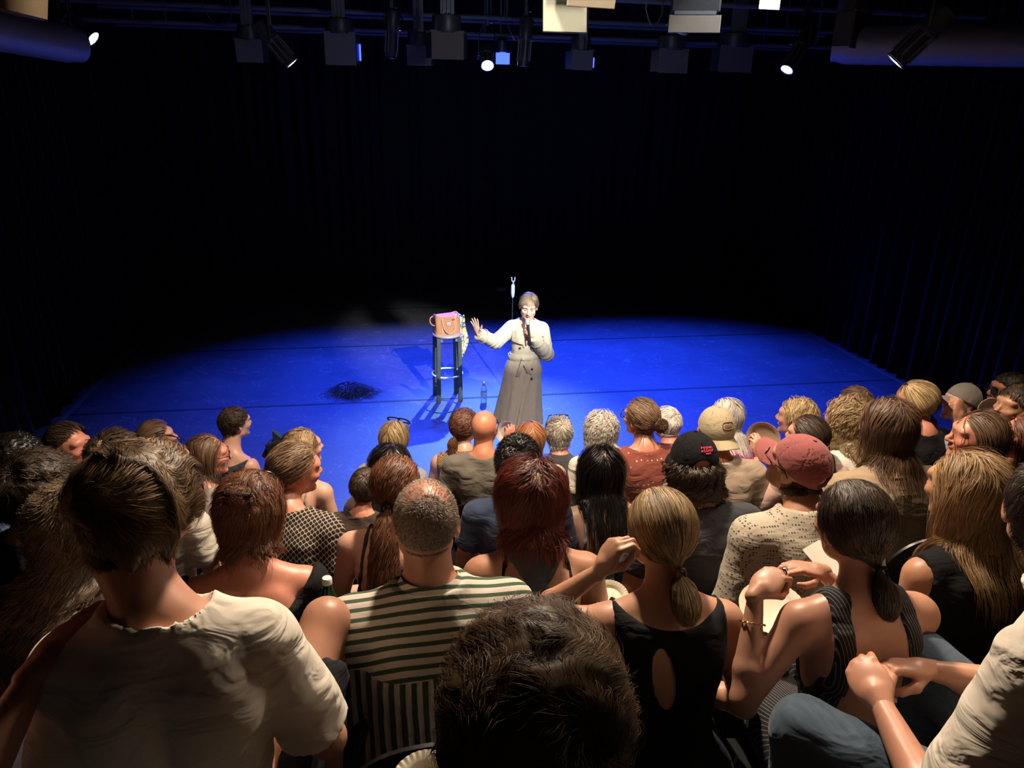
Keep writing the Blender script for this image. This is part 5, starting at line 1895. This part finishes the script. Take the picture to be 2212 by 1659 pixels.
        MB().tube([c_+(u_*math.cos(t)+v_*math.sin(t))*0.073 for t in np.linspace(0, 2*math.pi, 25)[:-1]], 0.010, 8, closed=True, flat=0.35).build('cuff_strap', TR, ct)
    # storm flap over the right breast
    MB().grid(lambda u, v: tuple(b.toP((0.035+0.115*u, 0.142-0.060*u*u+0.004*math.sin(v*3), 0.54-0.13*v+0.02*u*v))), 10, 8, 0.005).build('storm_flap', TR, ct)
    # belt, knotted at the front
    pts = []
    for k in range(48):
        t = 2*math.pi*k/48
        pts.append((0.158*math.sin(t), 0.126*math.cos(t)+0.003, 0.245+0.006*math.sin(2*t)+0.02*math.sin(t)))
    bl = MB()
    def belt(u, v):
        t = 2*math.pi*u
        k = 1.0+0.03*math.sin(math.pi*v)
        return (0.160*k*math.sin(t), 0.130*k*math.cos(t)+0.003, 0.225+0.042*v-0.012*math.sin(t))
    bo = bl.grid(belt, 49, 5, 0.006).build('belt', TR, ct)
    MB().lathe([(0, -0.020), (0.020, -0.014), (0.026, 0.0), (0.020, 0.014), (0, 0.020)], 14, Matrix.Translation((0.02, 0.142, 0.245))).build('knot', TR, bo)
    for x1, ln in ((0.075, 0.17), (-0.05, 0.15)):
        MB().grid(lambda u, v: (0.02+(x1-0.02)*u+(v-0.5)*0.035, 0.150+0.015*math.sin(u*3), 0.240-ln*u), 12, 4, 0.004).build('belt_end', TR, bo)
    for z in (0.44, 0.36, 0.14, 0.04):
        for x in ((-0.075, 0.055) if z > 0.3 else (-0.07,)):
            y = 0.131 if z > 0.3 else 0.142+0.01*(0.2-z)*10*0.5
            MB().lathe([(0, 0.004), (0.011, 0.003), (0.011, -0.003), (0, -0.004)], 14, Matrix.Translation((x, y, z)) @ Matrix.Rotation(R(-90), 4, 'X')).build('button', DK, ct)
    # dark shoes, dark dress under the coat
    for sd in (-1, 1):
        kx, ky, kz = legs[sd][2]
        V, Q = box_solid(lambda P: np.maximum(smin(rc(P, (kx, ky-0.02, kz-0.035), (kx+sd*0.02, ky+0.13, kz-0.06), 0.040, 0.032), el(P, (kx, ky-0.02, kz-0.01), (0.042, 0.05, 0.04)), 0.02), -0.905-P[..., 2]+0.0), (kx-0.1, ky-0.12, kz-0.13), (kx+0.12, ky+0.22, kz+0.06), 0.008)
        link('shoe', mesh_np('shoe', V, Q), pm('shoe_leather', (0.01, 0.01, 0.01), 0.35), root)
    # hair: short, brushed to the side
    h1 = dict(kind='short', len=0.075, th=0.020, whorl=(-0.03, 0.055, 0.098), lift=0.02, swirl=0.15, flow=0.25, n=4200, wk=0.55, mess=0.06, cmess=0.10, clumps=110, steps=10)
    me = make_hair(b, h1, 7.0, 77)
    link('hair', me, hair_mat('performer_brown', (0.05, 0.034, 0.022), (0.24, 0.175, 0.12)), root)
    # eyes, brows and lips
    for sd in (-1, 1):
        mb = MB().lathe([(0, 0.0030), (0.005, 0.002), (0.0065, 0)], 12, Matrix.Translation((sd*0.031, 0.0945, 0.0025)) @ Matrix.Rotation(R(-90), 4, 'X') @ Matrix.Diagonal((1.5, 0.55, 1, 1)))
        head_item(b, mb).build('eye', pm('eye_dark', (0.02, 0.012, 0.008), 0.2), root)
        mb = MB().tube([(sd*0.014, 0.103, 0.020), (sd*0.03, 0.102, 0.026), (sd*0.047, 0.088, 0.021)], [0.0025, 0.003, 0.0015], 6)
        head_item(b, mb).build('eyebrow', pm('brow_hair', (0.06, 0.04, 0.03), 0.8), root)
    mb = MB().tube([(-0.024, 0.095, -0.056), (-0.010, 0.1055, -0.051), (0, 0.1065, -0.053), (0.010, 0.1055, -0.051), (0.024, 0.095, -0.056)], [0.0015, 0.0035, 0.0035, 0.0035, 0.0015], 8)
    mb.tube([(-0.022, 0.095, -0.058), (0, 0.1055, -0.063), (0.022, 0.095, -0.058)], [0.0015, 0.0045, 0.0015], 8)
    head_item(b, mb).build('lips', pm('lip_colour', (0.42, 0.06, 0.05), 0.4), root)
    # microphone, in the left hand, below the mouth
    mp = b.h2p((0.004, 0.140, -0.090))
    mp = Vector([float(v) for v in mp])
    hp = Vector((-0.020, 0.235, 0.545))
    d = (mp-hp).normalized()
    q = Vector((0, 0, 1)).rotation_difference(d).to_matrix().to_4x4()
    cs, sn = math.cos(R(174)), math.sin(R(174))
    W = Matrix.Translation((X0, Y0, 0.862*s+0.03)) @ Matrix.Rotation(R(174), 4, 'Z') @ Matrix.Scale(s, 4)
    mic = empty('microphone', (0, 0, 0), 0, 'black handheld microphone with a pale blue-lit head held at the performer\'s mouth', 'microphone')
    mic.matrix_world = W @ Matrix.Translation(mp) @ q @ Matrix.Scale(0.92, 4)
    MB().lathe([(0, -0.215), (0.011, -0.213), (0.0125, -0.19), (0.017, -0.055), (0.021, -0.035), (0.021, -0.030), (0, -0.030)], 20).build('handle', pm('mic_black', (0.012, 0.012, 0.014), 0.35), mic)
    MB().lathe([(0.021, -0.034), (0.0265, -0.020), (0.0275, 0.0), (0.024, 0.015), (0.013, 0.026), (0, 0.029)], 24).build('grille', pm('mic_grille', (0.45, 0.55, 0.58), 0.4, 0.6, bump=(600, 0.5, 0.001)), mic)
    return b, root


performer()


# ================================================================ LIGHTING RIG
RIGM = pm('rig_black', (0.035, 0.037, 0.042), 0.4)
RIGG = pm('rig_grey', (0.12, 0.125, 0.14), 0.45)
RIGS = pm('rig_bright_metal', (0.5, 0.5, 0.5), 0.25, 0.9)


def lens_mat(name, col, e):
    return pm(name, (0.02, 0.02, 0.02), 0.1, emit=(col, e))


GLOW = lens_mat('lit_lens', (0.82, 0.95, 1.0), 25)
DIM = lens_mat('dim_lens', (0.9, 0.9, 1.0), 3)
OFF = pm('dark_glass', (0.02, 0.02, 0.03), 0.08)
BGL = lens_mat('blue_flap_glow', (0.03, 0.06, 1.0), 5)  # blue lamplight falling on barn doors, put in as their own glow
PIPE_Z = 4.15
for i, (y, z) in enumerate(((2.9, 4.35), (5.3, 4.25), (7.6, 4.15), (9.3, 4.12), (9.75, 3.98), (10.6, 4.2), (11.2, 4.05))):
    p = MB().tube([(XL+0.3, y, z), (XR-0.3, y, z)], 0.026, 12).build('lighting_bar', RIGG)
    tag(p, 'long grey lighting bar crossing the ceiling, %s' % ('nearest the camera', 'second from the camera', 'third from the camera', 'fourth from the camera', 'fifth and lower, above the stage', 'sixth from the camera', 'farthest from the camera')[i], 'bar')
    for x in (XL+0.9, 1.5, XR-0.9):
        MB().tube([(x, y, z), (x, y, ZC+0.01)], 0.012, 8).build('hanger', RIGG, p)


def aim(loc, to):
    d = Vector(to)-Vector(loc)
    return d.to_track_quat('-Z', 'Y').to_matrix().to_4x4()


def yoke(root, loc, up, q, w_, r=0.012):
    """bracket from both sides of the body up to the bar clamp"""
    x = (q @ Vector((1, 0, 0, 0))).to_3d()
    a, b_ = Vector(loc)+x*w_, Vector(loc)-x*w_
    top = Vector((loc[0], loc[1], up))
    zz = Vector((0, 0, 1))
    m = MB().tube([a, a.lerp(top, 0.55)+x*w_*0.55, top+x*w_*0.4-zz*0.07, top-zz*0.07-x*w_*0.4, b_.lerp(top, 0.55)-x*w_*0.55, b_], r, 6, flat=0.5)
    m.build('yoke', RIGM, root)
    MB().box((top[0], top[1], top[2]-0.035), (0.04, 0.05, 0.10)).build('clamp', RIGM, root, smooth=False, bevel=0.004)
    MB().tube([top+Vector((0.03, 0, -0.05)), top+Vector((0.06, 0, -0.05))], 0.012, 8).build('clamp_knob', RIGS, root)


def profile(px, py, Y, to, label, lens=GLOW, up=None, L=0.42, r=0.062, group=None):
    lp = Vector(atY(px, py, Y))
    q = aim(lp, to)
    root = empty('profile_spotlight', (0, 0, 0), 0, label, 'stage light', group)
    T = Matrix.Translation(lp) @ q               # lens faces -z of this frame
    def put(mb): mb.V = [tuple(T @ Vector(v)) for v in mb.V]; return mb
    put(MB().lathe([(r*0.93, 0.0), (r, 0.005), (r, L*0.42), (r*0.86, L*0.46), (r*0.86, L*0.52), (r*1.15, L*0.56), (r*1.2, L*0.95), (r*0.9, L), (0, L)], 24)).build('housing', RIGM, root)
    for k in range(8):
        a = 2*math.pi*k/8
        put(MB().box((r*1.05*math.cos(a), r*1.05*math.sin(a), L*0.5), (0.012, 0.012, L*0.8), rotm('Z', math.degrees(a)))).build('rib', RIGG, root, smooth=False)
    put(MB().lathe([(0, -0.010), (r*0.6, -0.008), (r*0.92, -0.002)], 24, cap=False)).build('lens', lens, root)
    put(MB().tube([(r*1.04*math.cos(a), r*1.04*math.sin(a), -0.002) for a in np.linspace(0, 6.283, 25)[:-1]], 0.006, 6, closed=True)).build('gel_frame', RIGS, root)
    for k in (0, 1, 2):
        put(MB().tube([(r*1.25, (k-1)*0.03, L*0.54), (r*1.6, (k-1)*0.05, L*0.54)], 0.006, 6)).build('shutter_handle', RIGS, root)
    mid = T @ Vector((0, 0, L*0.6))
    yoke(root, mid, up or 4.15, q.to_4x4(), r*1.3)
    MB().tube([(mid[0], mid[1], (up or 4.15)-0.02), (mid[0], mid[1], ZC+0.01)], 0.014, 8).build('hanging_pole', RIGG, root)
    return root


# lit profiles seen over the stage: left, small centre-left, centre, two on the right
profile(200, 83, 7.3, (1.0, 6.6, 1.0), 'lit stage light at the top left throwing cool white', up=4.15)
profile(630, 136, 7.4, (2.2, 7.5, 0), 'stage light with small bright lens tip left of centre', DIM, up=4.15)
profile(1053, 141, 9.2, (1.0, 5.6, 0.6), 'lit stage light in the top centre facing the audience', up=4.12, r=0.07, L=0.3)
profile(1700, 150, 7.3, (1.4, 6.0, 0.0), 'long stage light with a small bright tip at the upper right', DIM, up=4.15, L=0.5)
profile(1935, 132, 5.0, (1.5, 6.4, 0.6), 'lit stage light with a dark tube in front of the right duct', up=4.15, r=0.07)
profile(845, 122, 8.6, (-0.1, 9.6, 0.0), 'unlit finned stage light tilted left above the stage', OFF, up=4.15, L=0.46)
profile(1130, 142, 8.4, (1.35, 8.6, 0.0), 'unlit finned stage light hanging straight down right of the lit one', OFF, up=4.15, L=0.46)
profile(1462, 62, 5.2, (1.0, 6.5, 0.8), 'bright-rimmed stage light with warm body at the top right of centre', DIM, up=4.25, L=0.40, r=0.075)


def flood(px, py, Y, wpx, hpx, label, lit=None, mast=True, tilt=0, m=None, rz=0, plain=False):
    """a box light seen from behind: fluted mast, body and square barn door flaps"""
    c = Vector(atY(px, py, Y))
    z = float((np.array(c)-[0, 0, CH]) @ FW)
    w_, h = wpx*z/F, hpx*z/F
    root = empty('barn_door_light', c, R(rz), label, 'stage light')
    mm = m or RIGG
    MB().box((0, 0, 0), (w_, 0.012, h), rotm('X', tilt)).build('barn_door', mm, root, smooth=False, bevel=0.003)
    if plain:                              # the lamp itself hangs above the picture
        MB().box((0, 0.01, h*0.5+0.012), (w_*0.8, 0.02, 0.02)).build('hinge', RIGG, root, smooth=False)
        MB().box((0, 0.09, h*0.5+0.10), (w_*0.95, 0.16, 0.17)).build('housing', RIGM, root, smooth=False, bevel=0.01)
        MB().tube([(0, 0.09, h*0.5+0.17), (0, 0.09, ZC-c[2]+0.01)], 0.014, 8).build('hanging_pole', RIGG, root)
        return root
    for sd in (-1, 1):
        MB().box((sd*(w_/2+0.02), 0.07, 0.0), (0.008, 0.14, h*0.9), rotm('Z', -sd*18)).build('barn_door', RIGM, root, smooth=False)
        MB().tube([(sd*w_*0.42-0.03, 0, h/2), (sd*w_*0.42+0.03, 0, h/2)], 0.010, 8).build('hinge', RIGG, root)
    MB().lathe([(w_*0.42, 0), (w_*0.46, 0.03), (w_*0.44, 0.14), (w_*0.25, 0.17), (0, 0.17)], 20, Matrix.Translation((0, 0.10, h*0.45))).build('housing', RIGM, root)
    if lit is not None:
        MB().box((w_*0.55+0.015, 0.12, -h*0.08), (0.03, 0.05, h*0.5), rotm('Z', 12)).build('glow_flap', lit, root, smooth=False)  # flap emits blue in place of light falling on it
    if mast:
        mw = max(0.05, w_*0.42)
        mb = MB().box((0, 0.03, h/2+0.30), (mw, 0.05, 0.60))
        for k in (-1, 0, 1): mb.box((k*mw*0.3, 0.0, h/2+0.30), (mw*0.10, 0.02, 0.58))
        mb.build('mast', RIGG, root, smooth=False)
    return root


BLU = pm('blue_glow_spare', (0.05, 0.05, 0.06), 0.4, emit=((0.02, 0.04, 1.0), 1.1))  # unused; blue light on a flap as emission
flood(538, 110, 8.8, 56, 46, 'dark box light on a fluted mast left of the tilted spotlight')
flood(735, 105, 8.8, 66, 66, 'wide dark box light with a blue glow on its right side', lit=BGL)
flood(905, 120, 9.1, 52, 40, 'dark box light beside the brown barn door, above the bag')
flood(967, 98, 7.2, 70, 56, 'brown-grey square barn door light above the stool', m=pm('warm_grey_door', (0.09, 0.07, 0.055), 0.6))
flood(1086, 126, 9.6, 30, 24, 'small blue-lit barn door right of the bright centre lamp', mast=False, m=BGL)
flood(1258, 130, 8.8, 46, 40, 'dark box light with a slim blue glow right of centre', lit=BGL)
flood(1455, 132, 8.2, 66, 48, 'dark box light under the warm round spotlight')
flood(1590, 128, 8.6, 76, 52, 'dark box light on a fluted mast left of the long spotlight')
flood(1220, 28, 3.3, 96, 82, 'large pale barn door lit from below at the top centre', mast=False, tilt=-14, m=pm('pale_door', (0.20, 0.22, 0.18), 0.5), plain=True, rz=-4)
flood(1278, 0, 3.1, 112, 30, 'cream lit barn door cropped by the top edge', mast=False, tilt=14, m=pm('cream_door', (0.75, 0.68, 0.55), 0.5), rz=8, plain=True)
flood(1500, 52, 4.6, 110, 36, 'tan slanted barn door behind the warm round spotlight', mast=False, tilt=-10, m=pm('tan_door', (0.16, 0.14, 0.11), 0.5), rz=-20, plain=True)
flood(1663, 4, 3.3, 46, 30, 'small cream lit barn door at the top right of centre', mast=False, m=pm('cream_door', (0.75, 0.68, 0.55), 0.5), plain=True)
flood(1860, 65, 6.2, 74, 74, 'dark diamond-tilted barn door in front of the right duct', m=RIGM, rz=30)
# brass-lit drum lamp cropped by the upper left corner
dl = Vector(atY(32, -8, 3.2))
root = empty('drum_light', dl, 0, 'warm-lit round lamp housing cropped by the top left corner', 'stage light')
MB().lathe([(0.0, -0.06), (0.085, -0.06), (0.10, -0.05), (0.10, 0.12), (0.08, 0.15), (0, 0.15)], 32, Matrix.Rotation(R(12), 4, 'Y')).build('housing', pm('warm_drum', (0.16, 0.12, 0.07), 0.4), root)
MB().tube([(0.10, 0, 0.02), (0.13, 0, 0.25), (0, 0, 0.36), (-0.13, 0, 0.25), (-0.10, 0, 0.02)], 0.01, 6).build('yoke', RIGM, root)
MB().tube([(0, 0, 0.36), (0, 0, ZC-dl[2]-0.005)], 0.014, 8).build('hanging_pole', RIGM, root)

# ventilation ducts at both sides
DUCT = pm('galvanised_duct', (0.30, 0.32, 0.36), 0.45, 0.35, bump=(4, 0.3, 0.02))


def duct(a, b_, r, label):
    a, b_ = Vector(a), Vector(b_)
    n = int((b_-a).length/0.05)
    pts = [a.lerp(b_, i/n) for i in range(n+1)]
    rs = [r*(1+0.018*(i % 3 == 0)) for i in range(n+1)]
    rs[0] = rs[1] = r*0.90
    o = MB().tube(pts, rs, 36).build('ventilation_duct', DUCT)
    tag(o, label, 'duct')
    MB().tube([pts[1]+Vector((0, 0, r)), Vector((pts[1][0], pts[1][1], ZC))], 0.01, 6).build('duct_hanger', RIGM, o)
    k = len(pts)*2//3
    MB().tube([pts[k]+Vector((0, 0, r)), Vector((pts[k][0], pts[k][1], ZC))], 0.01, 6).build('duct_hanger', RIGM, o)


a = atY(1800, 96, 6.4); b2 = atY(2330, 100, 5.4)
d_ = (b2-a)
duct(a, a+d_*min(1.0, (XR-0.15-a[0])/d_[0]), 0.155, 'wide spiral ventilation duct under the ceiling at the right')
a = atY(172, 100, 6.6); b2 = atY(-200, 30, 5.6)
d_ = (b2-a)
duct(a, a+d_*min(1.0, (XL+0.15-a[0])/d_[0]), 0.13, 'ventilation duct under the ceiling at the left')
# slack cables
for k, (x0, y0, x1, y1, Y) in enumerate(((440, 20, 500, 40, 8.0), (860, 22, 905, 60, 9.0), (1090, 30, 1130, 90, 8.8), (1395, 20, 1430, 30, 6.0), (1935, 120, 1985, 40, 7.0))):
    p0, p1 = Vector(atY(x0, y0, Y)), Vector(atY(x1, y1, Y))
    pts = [p0.lerp(p1, t)+Vector((0, 0, -0.10*math.sin(math.pi*t))) for t in np.linspace(0, 1, 12)]
    pts = [Vector((p0[0], p0[1], max(4.5, p0[2]+0.3)))]+pts+[Vector((p1[0], p1[1], max(4.5, p1[2]+0.3)))]
    o = MB().tube(pts, 0.006, 6).build('cable', RIGM)
    tag(o, 'thin black cable looping among the stage lights, %s' % ('at the far left', 'left of centre', 'near the bright centre lamp', 'right of centre', 'by the right duct')[k], 'cable')


# ================================================================ THINGS HELD OR PUT DOWN
def plate(loc, nrm, r, label, m):
    me = MB()
    prof = [(0.0, -0.004), (r*0.66, -0.004), (r*0.74, 0.002), (r*0.80, 0.006), (r, 0.012), (r*1.005, 0.0135), (r, 0.0145), (r*0.80, 0.009), (r*0.73, 0.005), (r*0.65, -0.001), (0.0, -0.001)]
    n = 72
    V, Fs = [], []
    for i, (rr_, z) in enumerate(prof):
        for k in range(n):
            a = 2*math.pi*k/n
            zz = z+(0.0012*(1 if k % 2 else -1) if rr_ > r*0.77 else 0)
            V.append((rr_*math.cos(a), rr_*math.sin(a), zz))
    for i in range(len(prof)-1):
        for k in range(n):
            Fs.append((i*n+k, i*n+(k+1) % n, (i+1)*n+(k+1) % n, (i+1)*n+k))
    me.add(V, Fs)
    o = me.build('paper_plate', m)
    o.location = loc
    o.rotation_euler = Vector(nrm).to_track_quat('Z', 'Y').to_euler()
    tag(o, label, 'plate', 'paper plates used as fans or left on laps')
    return o


PAPER = pm('pale_paper', (0.66, 0.58, 0.50), 0.7)
CREAMP = pm('cream_paper', (0.72, 0.66, 0.50), 0.7)
BEIGEP = pm('beige_card', (0.50, 0.34, 0.22), 0.7)
plate(atY(1098, 935, 4.52), (-0.62, -1, 0.15), 0.085, 'pale paper plate held up beside the ginger-haired person', PAPER)
plate(atY(1650, 944, 3.66), (-0.85, -1, 0.0), 0.098, 'beige paper plate waved in front of the dark brown ponytail woman', BEIGEP)
plate(atY(2137, 884, 3.18), (-0.3, -1, 0.1), 0.066, 'white paper plate by the moustached man at the right edge', PAPER)
plate(atY(1668, 1318, 1.62), (-0.1, -0.25, 1), 0.095, 'cream paper plate on the lap of the pinstripe top woman', CREAMP)
plate(onz(283, 1712, 1.98), (0.0, -0.5, 1), 0.075, 'cream ribbed paper plate cropped by the bottom edge at the left', CREAMP)
plate(onz(925, 1712, 1.98), (0.1, -0.3, 1), 0.075, 'cream paper plate edge beside the head right below the camera', CREAMP)
plate(atY(1318, 1290, 1.95), (0.0, -0.3, 1), 0.06, 'small cream plate in front of the black keyhole top', CREAMP)
o = MB().grid(lambda u, v: (0.10*(u-0.5), 0.13*(v-0.5), 0.006*math.sin(3*u)), 6, 6, 0.001).build('paper_sheet', pm('white_sheet', (0.75, 0.70, 0.58), 0.7))
o.location = atY(1782, 1212, 1.85); o.rotation_euler = (R(30), 0, R(28))
tag(o, 'folded cream paper sheet behind the dark low ponytail', 'paper')

# black camera resting beside the cropped-hair person
cm = empty('camera', atY(602, 962, 4.35), R(-18), 'black video camera with a raised flap between two front row spectators', 'camera')
MB().box((0, 0, 0), (0.13, 0.09, 0.075), rotm('Y', -18)).build('camera_body', pm('camera_black', (0.02, 0.022, 0.028), 0.35), cm, smooth=False, bevel=0.008)
MB().lathe([(0, 0), (0.036, 0), (0.040, 0.01), (0.040, 0.07), (0.034, 0.075), (0, 0.06)], 24, Matrix.Translation((0.05, 0.0, 0.035)) @ Matrix.Rotation(R(55), 4, 'Y')).build('lens_barrel', pm('camera_black', (0.02, 0.022, 0.028), 0.35), cm)
MB().add([(-0.03, -0.01, 0.03), (0.03, -0.01, 0.05), (-0.03, -0.01, 0.10), (-0.03, 0.02, 0.03), (0.03, 0.02, 0.05), (-0.03, 0.02, 0.10)], [(0, 1, 2), (3, 5, 4), (0, 3, 4, 1), (1, 4, 5, 2), (2, 5, 3, 0)]).build('flap', pm('camera_blue_black', (0.03, 0.05, 0.08), 0.3), cm, smooth=False)
MB().box((-0.07, 0, -0.03), (0.03, 0.05, 0.12), rotm('Y', 30)).build('camera_grip', pm('camera_black', (0.02, 0.022, 0.028), 0.35), cm, smooth=False, bevel=0.006)

# green bottle with a white cap in the dark between the chairs
p0 = atY(706, 1250, 1.98)
gb = empty('green_bottle', p0-np.array([0, 0, 0.215]), 0, 'green glass bottle with a white cap standing between the low-backed top and the bare knee', 'bottle')
gg = NT('green_glass'); gg.b.inputs['Base Color'].default_value = (0.008, 0.08, 0.025, 1); gg.b.inputs['Roughness'].default_value = 0.1
gg.b.inputs['Transmission Weight'].default_value = 0.6
MB().lathe([(0, 0), (0.03, 0), (0.033, 0.008), (0.033, 0.12), (0.028, 0.145), (0.014, 0.175), (0.012, 0.20), (0, 0.20)], 24).build('bottle_body', gg.m, gb)
MB().lathe([(0, 0.198), (0.0155, 0.198), (0.0155, 0.216), (0.013, 0.219), (0, 0.219)], 20).build('cap', pm('white_cap', (0.75, 0.74, 0.68), 0.4), gb)

import gc
_hands.clear()
del A, V, Q, base
gc.collect()
